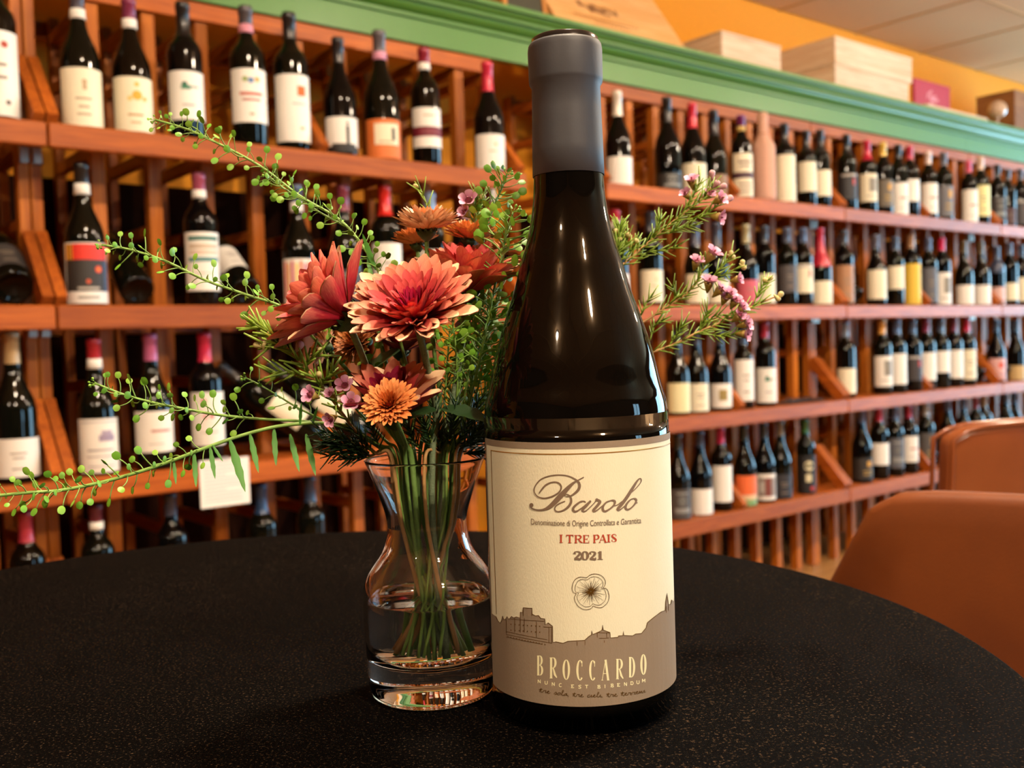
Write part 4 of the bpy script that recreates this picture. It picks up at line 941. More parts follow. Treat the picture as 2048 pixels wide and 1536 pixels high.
# golden handwriting
hand = {'t': ([(0, .1), (.3, 1.5), (.25, .4), (.45, 0), (.7, .3)], .7, [(-.1, 1.05), (.6, 1.15)]), 'r': ([(0, .3), (.2, .9), (.35, .8), (.6, .85), (.5, .1), (.8, .2)], .8), 'e': ([(0, .3), (.4, .7), (.3, 1), (.1, .5), (.3, 0), (.7, .3)], .7),
        's': ([(0, .2), (.4, 1), (.5, .4), (.2, 0), (.7, .25)], .7), 'o': ([(.4, .9), (.1, .6), (.15, .1), (.45, .1), (.55, .7), (.35, .9), (.75, .7)], .75), 'l': ([(0, .2), (.5, 1.6), (.35, 1.9), (.2, .5), (.35, 0), (.65, .3)], .65),
        'a': ([(.5, .9), (.1, .6), (.15, .05), (.5, .6), (.55, .8), (.5, .1), (.8, .3)], .8), 'c': ([(.5, .8), (.2, .8), (.05, .3), (.25, 0), (.65, .3)], .65), 'i': ([(0, .3), (.25, .9), (.2, .1), (.5, .3)], .5), 'n': ([(0, .1), (.15, .9), (.2, .1), (.5, .9), (.55, .1), (.8, .3)], .85), ',': ([(.1, .1), (0, -.35)], .3)}
xs_, st = 612.0, []
text = 'tre sola, tre cieli, tre terreni'; wtot = sum(.75 if c == ' ' else hand[c][1] for c in text); sc = (1692 - 612) / wtot
for c in text:
    if c == ' ': xs_ += .75 * sc; continue
    g = hand[c]; k = (xs_ - 1150) / 540; yb = 1352 - 52 * k * k
    for path in [g[0]] + ([g[2]] if len(g) > 2 else []): st.append([(xs_ + x * sc * 1.1, yb - y * 27, 5.5) for x, y in path])
    xs_ += g[1] * sc
ink('handwritten_line', MDGOLD, st, Z5)
# four-lobed flower emblem
cx, cy = 1135, 268
out = [(1092, 128), (1120, 105), (1150, 92), (1185, 90), (1215, 95), (1245, 110), (1265, 130), (1280, 155), (1282, 182), (1275, 210), (1262, 232), (1290, 240), (1308, 262), (1320, 315), (1315, 355), (1300, 388), (1272, 415), (1240, 435), (1195, 432), (1160, 418), (1140, 440), (1115, 452), (1070, 455), (1035, 440), (1008, 422), (985, 390), (972, 360), (968, 325), (985, 293), (958, 280), (945, 250), (947, 205), (965, 160), (990, 135), (1025, 122), (1060, 125), (1092, 128)]
em = [[(x, y, 5) for x, y in out], [(cx + (x - cx) * .84, cy + (y - cy) * .84, 4) for x, y in out]]
for i, (x, y) in enumerate(out[:-1]): em.append([(cx + (x - cx) * .03, cy + (y - cy) * .03, 6), (cx + (x - cx) * .45 + 4 * math.sin(i * 2), cy + (y - cy) * .45, 3.5), (cx + (x - cx) * (.78 if i % 2 else .62), cy + (y - cy) * (.78 if i % 2 else .62), 2)])
ink('flower_emblem', MDGOLD, em, Z5)
ol = [[(x, y, 7) for x, y in sky]]
for x, y0, y1 in [(272, 560, 700), (358, 545, 690), (416, 545, 690), (456, 545, 690), (580, 580, 740), (708, 640, 800), (734, 640, 800), (446, 440, 520), (534, 440, 520), (1200, 690, 740), (1296, 695, 740), (995, 785, 825), (1075, 775, 820), (1272, 770, 795), (1905, 420, 490), (1925, 410, 470)]: ol.append([(x, y0, 5), (x, y1, 5)])
for y, x0, x1, yy in [(550, 300, 660, 575), (680, 270, 690, 765), (710, 270, 740, 800), (690, 1195, 1330, 692), (748, 1220, 1320, 745), (632, 650, 745, 635), (735, 270, 640, 810)]: ol.append([(x0, y, 5), ((x0 + x1) / 2, (y + yy) / 2 + 3, 5), (x1, yy, 5)])
for k in range(14): ol.append([(290 + 29 * k, 728 + 6 * k, 8), (290 + 29 * k, 742 + 6 * k, 8)])
for k in range(16): ol.append([(320 + (k % 8) * 42, 600 + 60 * (k // 8) + 3 * (k % 8), 9), (320 + (k % 8) * 42, 612 + 60 * (k // 8) + 3 * (k % 8), 9)])
ink('town_outline', plain('#7A5218', .35, .6), ol, Z5, .0005, smooth=False)
# ---------------------------------------------------------------- the glass vase with water
VC = on_z(866, 1383, TABLE); VX, VY = VC.x, VC.y
vase = thing('glass_vase', 'small clear glass carafe vase half filled with water, beside big bottle', 'vase', (VX, VY, TABLE + .0004))
vo = [(.001, .0015), (.020, .0008), (.0262, 0), (.0283, .0015), (.0294, .006), (.0298, .012), (.0303, .022), (.0309, .034), (.0310, .044), (.0304, .050), (.0288, .0550), (.0252, .0606), (.0215, .0658), (.0194, .0716), (.0185, .0775), (.0189, .083), (.0207, .0896), (.0236, .098), (.0268, .1065), (.0281, .1095)]
vi = [(.0272, .1098), (.0262, .1075), (.0226, .0975), (.0193, .0892), (.0172, .083), (.0168, .0775), (.0176, .0716), (.0196, .0658), (.0232, .0606), (.0269, .0550), (.0286, .049), (.0291, .042), (.0288, .030), (.0282, .022), (.0262, .0178), (.020, .0162), (.001, .0158)]
po = [(p.x, p.z) for p in catmull([Vector((r, 0, z)) for r, z in vo[3:]], 3)]; pi_ = [(p.x, p.z) for p in catmull([Vector((r, 0, z)) for r, z in vi[:-2]], 3)]
v, f = lathe(vo[:3] + po + pi_ + vi[-2:], 72)
put('glass_body', mesh('vase_glass', v, f, clear('vase_glass', 1.5)), vase)
wp = [(.001, .01582), (.0199, .01622), (.0262, .01782), (.0282, .022), (.0288, .030), (.02905, .040), (.02895, .0445), (.0286, .0452), (.027, .0449), (.001, .0448)]
v, f = lathe([(r - .00015 if z < .046 else r, z + (.00012 if z < .02 else 0)) for r, z in wp], 64); put('water', mesh('water', v, f, clear('water', 1.333)), vase)

def inside(ax, ay, z): return Vector((VX + ax, VY + ay, TABLE + z))
def stem_down(top_pts, neck, foot, zfoot=.02, rim=None):
    """path from a flower head down through the vase neck to its foot in the water"""
    rim = rim or (neck[0] * 1.35, neck[1] * 1.35)
    return catmull(list(top_pts) + [inside(rim[0], rim[1], .112), inside(neck[0], neck[1], .079), inside(foot[0], foot[1], zfoot)], 7)

# ---------------------------------------------------------------- flowers
MS = {'front0': ramp_mat('petal_crimson', [(0, '#8A0C34'), (1, '#C42450')]),
      'front1': ramp_mat('petal_coral', [(0, '#B4143C'), (.5, '#D03048'), (1, '#E86A64')]),
      'front2': ramp_mat('petal_peach', [(0, '#BE2440'), (.5, '#D84E50'), (1, '#EC9876')]),
      'front3': ramp_mat('petal_cream', [(0, '#D85048'), (.45, '#EC9C76'), (1, '#F7D6A8')]),
      'back': ramp_mat('petal_back', [(0, '#A01030'), (.5, '#C42A3C'), (1, '#E48066')], veins=.4),
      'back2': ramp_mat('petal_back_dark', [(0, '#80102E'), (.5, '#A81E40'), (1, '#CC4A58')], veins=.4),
      'orange': ramp_mat('petal_orange', [(0, '#E48C54'), (.4, '#F2A878'), (1, '#FBD2B0')], veins=.2),
      'orange_in': ramp_mat('petal_orange_core', [(0, '#CC6C34'), (1, '#F0A06C')]),
      'deep': ramp_mat('petal_orange_deep', [(0, '#B04A12'), (.45, '#D26424'), (1, '#EC9A58')], veins=.1), 'deep_in': ramp_mat('petal_orange_deep_core', [(0, '#8E3A0C'), (1, '#CC5E22')]),
      'stem': plain('#64863E', .6, bump=.3, scale=900, vary=.25), 'stem_grey': plain('#748664', .7, bump=.4, scale=1500, vary=.3),
      'calyx': plain('#33502A', .6, bump=.2, scale=600, vary=.3), 'lep': plain('#7FA44A', .5, vary=.15), 'pod': plain('#6FA82E', .45, vary=.18, scale=300),
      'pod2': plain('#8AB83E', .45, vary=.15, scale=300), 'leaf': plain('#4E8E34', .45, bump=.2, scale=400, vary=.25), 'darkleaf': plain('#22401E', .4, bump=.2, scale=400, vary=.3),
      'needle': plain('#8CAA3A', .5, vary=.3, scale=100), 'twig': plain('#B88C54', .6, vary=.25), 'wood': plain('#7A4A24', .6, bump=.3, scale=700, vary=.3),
      'pink': ramp_mat('wax_petal', [(0, '#C06894'), (.4, '#E49CC0'), (1, '#F2C0D8')], veins=0), 'core': plain('#7A2A3A', .5), 'cup': plain('#A88A40', .5, vary=.3, scale=200),
      'bud': plain('#C9B878', .5, vary=.2), 'budpink': plain('#C99AA0', .5, vary=.2)}
PM = {}
def petal_mesh(wd, cup, curl, front, back):
    """spoon-shaped petal, length 1 along +y, upper face +z, lower face with its own colour"""
    key = (wd, cup, curl, front, back)
    if key not in PM:
        ys = [0, .22, .48, .72, .9, 1.0]; hw = [.32, .62, .92, 1.0, .72, .16]; v, f, idx = [], [], []
        for s, dz in ((1, .004), (-1, -.012)):
            b = len(v)
            for y, h in zip(ys, hw):
                for x in (-1, 0, 1): v.append((x * h * wd / 2, y, curl * y * y + cup * wd * (abs(x) * h) ** 2 * (1 - .4 * y) + dz))
            for i in range(5):
                for j in range(2):
                    q = b + i * 3 + j; f.append((q, q + 1, q + 4, q + 3) if s > 0 else (q, q + 3, q + 4, q + 1)); idx.append(0 if s > 0 else 1)
        PM[key] = mesh('petal', v, f, [MS[front], MS[back]], idx)
    return PM[key]
def calyx(parent, C, A, r, h):
    v, f = lathe([(r * .25, -h), (r * .55, -h * .7), (r * .95, -h * .25), (r, 0), (r * .7, .001)], 16); x, y, z = frame(A)
    put('calyx', mesh('calyx', v, f, MS['calyx']), parent, mtx=basis(C, x, y, z))
    v, f = [], []
    for k in range(12):
        a = 2 * PI * k / 12; d = Vector((math.cos(a), math.sin(a), 0)); t = Vector((-d.y, d.x, 0)); q = len(v)
        v += [d * r * .5 + t * r * .2 - Vector((0, 0, h * .6)), d * r * .5 - t * r * .2 - Vector((0, 0, h * .6)), d * r * 1.08 - t * r * .16 + Vector((0, 0, h * .1)), d * r * 1.15 + Vector((0, 0, h * .5)), d * r * 1.08 + t * r * .16 + Vector((0, 0, h * .1))]; f.append((q, q + 1, q + 2, q + 3, q + 4))
    put('sepals', mesh('sepals', v, f, MS['calyx']), parent, mtx=basis(C, x, y, z))
def mum(label, C, axis, L, rings, stem, r_stem=.0016, smat='stem_grey', seed=1, core=.16):
    rnd = random.Random(seed); A = Vector(axis).normalized(); x, y, _ = frame(A)
    r = thing('chrysanthemum', label, 'flower', C, 0, 'cut flowers in the glass vase')
    O = Vector((0, 0, 0))
    for n, th, ln, wd, front, back, cup, curl in rings:
        me = petal_mesh(wd, cup, curl, front, back); ph = rnd.random() * 6
        for k in range(n):
            a = ph + 2 * PI * (k + rnd.uniform(-.22, .22)) / n; rad = x * math.cos(a) + y * math.sin(a)
            t = math.radians(th + rnd.uniform(-7, 7)); d = A * math.cos(t) + rad * math.sin(t); nn = A * math.sin(t) - rad * math.cos(t)
            s = L * ln * rnd.uniform(.9, 1.06); px_ = d.cross(nn); tw = rnd.uniform(-.3, .3)
            nn2 = nn * math.cos(tw) + px_ * math.sin(tw); px2 = d.cross(nn2)
            put('petal', me, r, mtx=basis(O + rad * L * core * math.sin(t) + A * L * .02, px2, d, nn2, s))
    calyx(r, O - A * L * .02, A, L * .24, L * .24)
    v, f = tube([p - C for p in stem], r_stem * .85, r_stem * .8, 8); put('stem', mesh('stem', v, f, MS[smat]), r)
    return r
def pompom(label, C, axis, L, stem, single=False, seed=1, flat=80, smat='stem', dome=True, deep=False):
    """small orange daisy-like mum with dense short petals"""
    rnd = random.Random(seed); A = Vector(axis).normalized(); x, y, _ = frame(A)
    r = thing('chrysanthemum', label, 'flower', C, 0, 'cut flowers in the glass vase')
    rings = [(n, flat * k, l_, fr) for n, k, l_, fr in ((30, 1, 1.0, 'orange'), (32, .9, .93, 'orange'), (30, .78, .82, 'orange'), (27, .64, .68, 'orange'), (20, .48, .52, 'orange_in'), (15, .32, .4, 'orange_in'), (9, .12, .3, 'orange_in'))]
    if dome: rings = [(n, th + 10, l_, fr) for (n, th, _, fr), l_ in zip(rings, (1.0, 1.0, .95, .88, .8, .72, .66))]
    acc = ([], [], [])
    for n, th, ln, fr in rings:
        fr = 'deep_in' if deep and fr == 'orange_in' else 'deep' if deep else fr; me = petal_mesh(.2 if deep else .18, .35, .10, fr, fr); ph = rnd.random() * 6
        for k in range(n):
            a = ph + 2 * PI * (k + rnd.uniform(-.2, .2)) / n; rad = x * math.cos(a) + y * math.sin(a); t = math.radians(th + (rnd.uniform(-4, 4) if deep else rnd.uniform(-11, 11)))
            d = A * math.cos(t) + rad * math.sin(t); nn = A * math.sin(t) - rad * math.cos(t)
            M = basis(rad * L * .06 + A * L * .04, d.cross(nn), d, nn, L * ln * rnd.uniform(.84, 1.1))
            if single: put('petal', me, r, mtx=M)
            else:
                b = len(acc[0]); acc[0].extend(M @ q.co for q in me.vertices); acc[1].extend(tuple(b + i for i in p.vertices) for p in me.polygons); acc[2].extend([1 if fr == 'orange_in' else 0] * len(me.polygons))
    if not single:
        m1 = plain('#F4A66C', .6, vary=.25, scale=400); m2 = plain('#E48844', .6, vary=.25, scale=400)
        o = put('petals', mesh('petals', acc[0], acc[1], [m1, m2], acc[2]), r); o['kind'] = 'stuff'
    calyx(r, -A * L * .02, A, L * .3, L * .3)
    v, f = tube([p - C for p in stem], .0010, .0009, 8); put('stem', mesh('stem', v, f, MS[smat]), r); return r

# (count, opening angle, length, width, upper face, lower face, cup, curl)
BIG = [(11, 10, .34, .22, 'front0', 'back2', .5, .05), (15, 22, .48, .23, 'front0', 'back2', .5, .1), (18, 34, .62, .24, 'front1', 'back', .55, .14), (20, 46, .76, .25, 'front1', 'back', .5, .14), (21, 57, .89, .26, 'front2', 'back', .45, .14), (22, 67, 1.0, .27, 'front2', 'back', .4, .14), (20, 76, 1.06, .27, 'front3', 'back', .35, .12)]
SIDE = [(9, 8, .6, .25, 'front0', 'back2', .5, .05), (14, 20, .8, .26, 'front1', 'back', .55, .08), (17, 34, .92, .27, 'front1', 'back', .5, .08), (19, 48, 1.0, .28, 'front2', 'back', .5, .06), (17, 60, 1.02, .28, 'front3', 'back', .45, .04)]
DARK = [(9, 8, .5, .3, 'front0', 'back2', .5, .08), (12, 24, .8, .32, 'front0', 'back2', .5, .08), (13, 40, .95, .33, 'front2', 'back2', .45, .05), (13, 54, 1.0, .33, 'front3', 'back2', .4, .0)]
c = at(830, 634, .425)
mum('large open coral red chrysanthemum with crimson centre facing the viewer', c, (-.10, -.64, .74), .0252, BIG, stem_down([c, at(848, 705, .44), at(872, 820, .456)], (.003, -.004), (.006, -.006)), .0019, 'stem_grey', 3)
c = at(690, 632, .432)
mum('red chrysanthemum seen from the side, leaning left over the seed stems', c, (-.78, -.22, .62), .0300, SIDE, stem_down([c, at(720, 700, .44), at(760, 800, .452)], (-.005, -.003), (.004, .004)), .0018, 'stem_grey', 5)
c = at(930, 585, .468)
mum('red chrysanthemum behind the large one, touching the big bottle', c, (.12, -.25, .95), .0262, SIDE, stem_down([c, at(925, 680, .468), at(905, 800, .468)], (.006, .003), (-.004, .003)), .0018, 'stem_grey', 8)
c = at(788, 832, .440)
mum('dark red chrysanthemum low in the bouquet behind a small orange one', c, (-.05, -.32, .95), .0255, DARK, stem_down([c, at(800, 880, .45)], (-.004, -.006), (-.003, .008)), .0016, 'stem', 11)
c = at(800, 700, .482)
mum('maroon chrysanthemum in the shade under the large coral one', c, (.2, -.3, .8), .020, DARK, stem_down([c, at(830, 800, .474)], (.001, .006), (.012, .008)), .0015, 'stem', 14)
c = at(853, 462, .452); pompom('orange chrysanthemum topmost in the bouquet, seen from the side', c, (.02, -.12, 1), .0145, stem_down([c, at(856, 560, .455), at(868, 700, .46), at(880, 820, .464)], (.0, .002), (.002, -.01)), True, 21, 64)
c = at(938, 480, .478); pompom('orange chrysanthemum right of the topmost one, near big bottle', c, (.1, -.1, 1), .0125, stem_down([c, at(935, 600, .475), at(912, 780, .47)], (.007, .0), (-.008, .004)), False, 22, 64)
c = at(835, 490, .482); pompom('orange chrysanthemum half hidden below the topmost one', c, (-.1, -.05, 1), .0115, stem_down([c, at(842, 620, .478), at(862, 800, .472)], (-.002, .005), (.008, .01)), False, 23, 64)
c = at(780, 812, .402); pompom('small round orange chrysanthemum in front, low above the vase', c, (-.12, -.80, .62), .0112, stem_down([c, at(796, 850, .415), at(812, 890, .44)], (-.006, -.006), (.0, -.008)), True, 24, 82, dome=False, deep=True)
c = at(655, 695, .468); pompom('brownish orange chrysanthemum facing left under the side-on red one', c, (-.9, .1, .35), .0090, stem_down([c, at(710, 760, .466), at(770, 850, .465)], (-.008, .002), (.01, .0)), False, 25, 76)
c = at(712, 690, .462); pompom('orange chrysanthemum tucked under the red ones, left of centre', c, (-.35, -.5, .35), .0100, stem_down([c, at(745, 770, .462), at(790, 870, .463)], (-.007, .004), (.012, -.004)), False, 26, 78)
c = at(745, 582, .474); pompom('orange chrysanthemum peeking between the two red ones', c, (-.2, -.3, .9), .0085, stem_down([c, at(765, 700, .472), at(810, 840, .47)], (-.004, .005), (-.01, .008)), False, 27, 80)
c = at(1012, 512, .500); pompom('orange chrysanthemum half hidden behind the bottle neck', c, (.3, -.1, .9), .0095, stem_down([c, at(985, 640, .492), at(930, 820, .48)], (.009, .005), (-.012, .006)), False, 28, 80)

# seed-pod stems
def pod_mesh(var):
    if ('pod', var) not in PM:
        rnd = random.Random(var); bend = rnd.uniform(-.5, .5); v, f = [], []
        path = [Vector((bend * .0018 * math.sin(PI * k / 5), 0, .0062 * k / 5)) for k in range(6)]
        tube(path, .00024, .00020, 4, v, f); nst = len(f); n = 12; e = path[-1] + Vector((0, 0, .00145)); b = len(v)
        for s in (-1, 1):
            c0 = len(v); v.append(e + Vector((0, s * .00042, 0)))
            for k in range(n):
                a = 2 * PI * k / n; rr = .00150 * (1 - .12 * (abs(a - PI / 2) < .3)); v.append(e + Vector((math.cos(a) * rr * .88, s * .00006, math.sin(a) * rr)))
            for k in range(n): q = (c0, c0 + 1 + k, c0 + 1 + (k + 1) % n); f.append(q if s < 0 else tuple(reversed(q)))
        idx = [0] * nst + [1] * (len(f) - nst)
        PM[('pod', var)] = mesh('seed_pod', v, f, [MS['lep'], MS['pod'] if var % 3 else MS['pod2']], idx)
    return PM[('pod', var)]
def floret_mesh():
    if 'floret' not in PM:
        v, f = [], []; rnd = random.Random(9)
        for k in range(7):
            d = Vector((rnd.uniform(-1, 1), rnd.uniform(-1, 1), rnd.uniform(.2, 1.2))).normalized(); tube([Vector((0, 0, 0)), d * .0022], .00013, .0001, 4, v, f)
            lv, lf = lathe([(.00008, -.0006), (.0005, -.0002), (.00055, .0003), (.0001, .0008)], 6); b = len(v); v.extend(Vector(q) + d * .0027 for q in lv); f.extend(tuple(b + i for i in q) for q in lf)
        PM['floret'] = mesh('floret', v, f, MS['pod2'])
    return PM['floret']
def leaf_mesh(kind='leaf', L=1.0, W=.13):
    if (kind, W) not in PM:
        v, f = [], []; n = 8
        for i in range(n + 1):
            t = i / n; w = W / 2 * math.sin(PI * min(1, .08 + t * .92)) ** .8 * (1 + .25 * (i % 2)) if i < n else .002
            z = -.15 * t * t
            v += [(-w, t, z + w * .25), (0, t, z), (w, t, z + w * .25)]
        for i in range(n):
            for j in range(2): q = i * 3 + j; f.append((q, q + 1, q + 4, q + 3))
        PM[(kind, W)] = mesh('leaf', v, f, MS[kind])
    return PM[(kind, W)]
def pods_along(root, path, n, a, b, seed, size=1.0, up=.35, tipflor=True):
    rnd = random.Random(seed); L = len(path) - 1
    for k in range(n):
        t = a + (b - a) * (k + rnd.random() * .8) / n; i = min(int(t * L), L - 1); p = path[i].lerp(path[i + 1], t * L - i)
        d = (path[i] - path[i + 1]).normalized(); x, y, _ = frame(d); an = k * 2.4 + rnd.uniform(-.5, .5)
        out = x * math.cos(an) + y * math.sin(an) + d * .45 + Vector((0, -.1, up * rnd.uniform(.2, 1))); out.normalize()
        tw = rnd.uniform(-1.0, 1.0); fx, fy, fz = frame(out, Vector((math.sin(tw), -math.cos(tw), .1)))
        s = 1.2 * size * rnd.uniform(.75, 1.15) * (.55 + .45 * min(1, (t - a) / (.18 * (b - a) + 1e-6)))
        put('seed_pod', pod_mesh(rnd.randrange(6)), root, mtx=basis(p, fx, fy, fz, s))
    if tipflor:
        d = (path[0] - path[1]).normalized(); x, y, z = frame(d); o = put('tip_florets', floret_mesh(), root, mtx=basis(path[0], x, y, z, .9 * size))
def lep(label, pts, tail, n, span, seed, r=.0009, size=1.0, branches=(), leaves=(), up=.35):
    head = [at(*p) for p in pts]; path = catmull(head, 6); full = path[:-1] + (tail(head) if tail else [])
    base = full[-1] if tail else head[-1]
    r_ = thing('seed_pod_stem', label, 'plant stem', (base.x, base.y, base.z), 0, 'green seed-pod stems in the vase'); O = Vector(base)
    full = [p - O for p in full] if tail else [p - O for p in path]
    v, f = tube(full, r * .62, r * .9, 7); put('stem', mesh('stem', v, f, MS['lep']), r_)
    hp = [p - O for p in path]; pods_along(r_, hp, n, span[0], span[1], seed, size, up)
    for bi, (bp, bn) in enumerate(branches):
        q = [at(*p) - O for p in bp]; q = catmull(q, 6); v, f = tube(q, r * .35, r * .6, 6); put('side_branch', mesh('side_branch', v, f, MS['lep']), r_)
        pods_along(r_, q, bn, .02, .95, seed + 50 + bi, size * .9, up)
    for px, py, y, ln, dx, dz in leaves:
        p = at(px, py, y) - O; d = Vector((dx, -.1, dz)).normalized(); x, yy, z = frame(d, Vector((.3, -1, 0)))
        put('leaf', leaf_mesh(), r_, mtx=basis(p, x, z, -yy, ln * .88))
    return r_
def tail(neck, foot, mids=(), zf=.022):
    def g(head): return stem_down([head[-1]] + [at(*m) for m in mids], neck, foot, zf)
    return g
lep('longest seed-pod stem arching up to the upper left', [(312, 240, .50), (372, 258, .495), (430, 284, .49), (520, 332, .483), (600, 392, .476), (680, 440, .47), (728, 496, .466), (768, 565, .464), (790, 640, .464)], tail((-.006, .0), (.01, .006), [(815, 740, .464), (830, 830, .466)]), 92, (.0, .88), 31,
    branches=[([(535, 350, .478), (562, 372, .477), (600, 398, .476), (640, 425, .474), (690, 452, .470)], 26)], leaves=[(752, 540, .464, .020, -.35, 1), (735, 505, .465, .017, .12, -1)])
lep('seed-pod stem reaching left across the second shelf', [(204, 490, .46), (262, 500, .46), (330, 522, .458), (415, 562, .456), (500, 592, .454), (570, 618, .452), (640, 690, .456)], tail((-.009, .0), (.011, .002), [(700, 800, .462), (770, 880, .465)]), 56, (.02, .9), 32)
lep('seed-pod stem reaching left in front of the castle label', [(190, 767, .44), (250, 790, .44), (310, 806, .44), (370, 818, .441), (440, 830, .443), (520, 838, .446), (600, 842, .45), (680, 850, .455)], tail((-.010, -.002), (.012, .0), [(760, 890, .462)]), 44, (.02, .7), 33,
    branches=[([(492, 756, .452), (520, 770, .452), (560, 794, .453), (600, 818, .454), (650, 842, .455)], 16)])
lep('lowest seed-pod stem running to the left frame edge, with hanging leaves', [(-12, 992, .40), (60, 985, .405), (110, 982, .41), (170, 972, .415), (240, 955, .42), (320, 930, .425), (400, 900, .43), (480, 872, .437), (560, 852, .444), (640, 846, .45), (700, 856, .456)], tail((-.011, .002), (.008, -.006), [(760, 895, .463)]), 58, (.0, .62), 34, r=.0011,
    leaves=[(347, 920, .427, .012, .1, -1), (388, 905, .429, .017, .05, -1), (420, 894, .431, .016, .15, -1), (460, 880, .434, .027, .28, -1), (500, 868, .438, .020, .2, -1), (548, 857, .443, .019, .03, -1), (580, 868, .445, .020, .22, -1), (612, 868, .448, .022, .2, -1), (600, 850, .446, .012, .1, .9), (625, 848, .448, .010, .3, .9), (425, 890, .431, .010, .5, -.8)], up=.2)
lep('bright green seed-pod stem left of the bottle shoulder', [(1026, 425, .462), (1012, 470, .462), (1004, 510, .462), (990, 570, .462), (978, 630, .463), (966, 690, .464), (950, 760, .465)], tail((.008, -.002), (-.01, -.004), [(930, 840, .467)]), 72, (.0, .95), 35, r=.0008, size=1.5, up=.1)
lep('seed-pod stem rising behind the orange flowers to the shelf edge', [(1014, 350, .485), (1003, 378, .485), (988, 412, .485), (972, 462, .484), (955, 540, .482), (940, 640, .478)], tail((.007, .006), (-.006, .008), [(915, 800, .472)]), 40, (.0, .7), 36, r=.0007, size=1.15, up=.3)
lep('seed-pod stem in the middle of the bouquet under the coral flower', [(960, 610, .472), (950, 660, .472), (942, 720, .471), (930, 790, .47)], tail((.005, .005), (.002, .012), [(905, 860, .468)]), 34, (.0, .98), 37, r=.0007, size=1.05, up=.1)
lep('seed-pod stem half hidden behind the left red flower', [(668, 640, .47), (690, 665, .47), (722, 715, .469), (760, 780, .468)], tail((-.006, .006), (.006, .012), [(800, 860, .467)]), 26, (.0, .98), 38, r=.0007, size=1.1, up=.1)

# wax-flower sprigs: twig, needles, buds, five-petalled blossoms
def wax_blossom(parent, p, d, s):
    x, y, z = frame(d); v, f = lathe([(.0003, -.0042), (.0008, -.003), (.0015, -.0012), (.0019, 0), (.0012, .0003)], 12)
    s *= 1.2; b = put('blossom', mesh('blossom_cup', v, f, MS['cup']), parent, mtx=basis(p, x, y, z, s))
    if ('wax',) not in PM: PM[('wax',)] = mesh('wax_petal', *(lambda q: ([tuple(u.co) for u in q.vertices], [tuple(w.vertices) for w in q.polygons]))(petal_mesh(.95, .35, .12, 'pink', 'pink')), MS['pink'])
    for k in range(5):
        a = 2 * PI * k / 5 + .3; rad = Vector((math.cos(a), math.sin(a), 0)); t = math.radians(58); dd = Vector((0, 0, math.cos(t))) + rad * math.sin(t); nn = Vector((0, 0, math.sin(t))) - rad * math.cos(t)
        put('petal', PM[('wax',)], b, mtx=basis(rad * .0010, dd.cross(nn), dd, nn, .0029))
    v, f = lathe([(.0011, .0002), (.0012, .0005), (.0005, .0004), (.0003, .0016), (.0004, .0018)], 10); put('stamen_ring', mesh('stamen_ring', v, f, MS['core']), b)
def bud(parent, p, d, s, m='bud'):
    x, y, z = frame(d)
    if ('bud', m) not in PM:
        v, f = lathe([(.0003, -.003), (.0007, -.0018), (.0012, -.0006), (.0013, .0003), (.0009, .0010), (.0001, .0013)], 10); PM[('bud', m)] = mesh('bud', v, f, MS[m])
    put('bud', PM[('bud', m)], parent, mtx=basis(p, x, y, z, s))
def wax(label, pts, tl, flowers, buds, twigs=(), seed=1, dens=1.0, r=.0008, dark=False, a=.0, b=1.0, s=1.0, fat=1.0):
    rnd = random.Random(seed); head = [at(*p) for p in pts]; path = catmull(head, 6); full = path[:-1] + tl(head); O = Vector(full[-1])
    root = thing('wax_flower_sprig', label, 'flower sprig', O, 0, 'pink wax-flower sprigs in the vase')
    v, f = tube([p - O for p in full], r * .5, r * 1.3, 7); k = int(len(path) * .8 * 14)
    put('twig', mesh('twig', v, f, MS['twig']), root)
    nv, nf = [], []
    def needles(pa, n, a_, b_):
        for k in range(n):
            t = a_ + (b_ - a_) * (k + rnd.random()) / n; L = len(pa) - 1; i = min(int(t * L), L - 1); p = pa[i].lerp(pa[i + 1], t * L - i)
            d = (pa[i] - pa[i + 1]).normalized(); x, y, _ = frame(d); an = k * 2.4 + rnd.random(); out = (x * math.cos(an) + y * math.sin(an) + d * 1.1).normalized(); ln = rnd.uniform(.0045, .0085) * s * (1 + (fat - 1) * .35)
            tube([p - O, p - O + out * ln * .5 + d * .0004, p - O + out * ln + d * .0012], .00046 * fat, .00022 * fat, 5, nv, nf)
    needles(path, int(34 * dens), a, b)
    for tw in twigs:
        q = catmull([at(*p) for p in tw], 5); v, f = tube([p - O for p in q], r * .35, r * .55, 6); put('side_twig', mesh('side_twig', v, f, MS['needle']), root); needles(q, int(9 * dens), 0, .9)
    o = put('needle_leaves', mesh('needles', nv, nf, MS['darkleaf' if dark else 'needle']), root); o['kind'] = 'stuff'
    def link(p, m):
        n = min(path + [q for tw in twigs for q in [at(*u) for u in tw]], key=lambda q: (q - p).length); d = (p - n)
        v, f = tube([n - O, (n + d * .5) - O + Vector((0, 0, -.0006)), p - O], .00035, .0003, 5); put('stalk', mesh('stalk', v, f, MS['needle']), root)
        return d.normalized() if d.length > 1e-5 else Vector((0, 0, 1))
    for px, py, y, dx, dy, dz, sz in flowers:
        p = at(px, py, y); d = Vector((dx, dy, dz)).normalized(); link(p - d * .004 * sz, 0); wax_blossom(root, p - O, d, sz * s)
    for q in buds:
        p = at(*q[:3]); d = link(p, 0); bud(root, p - O, (d + Vector((0, 0, .4))), (q[3] if len(q) > 3 else 1) * s, 'budpink' if len(q) > 4 else 'bud')
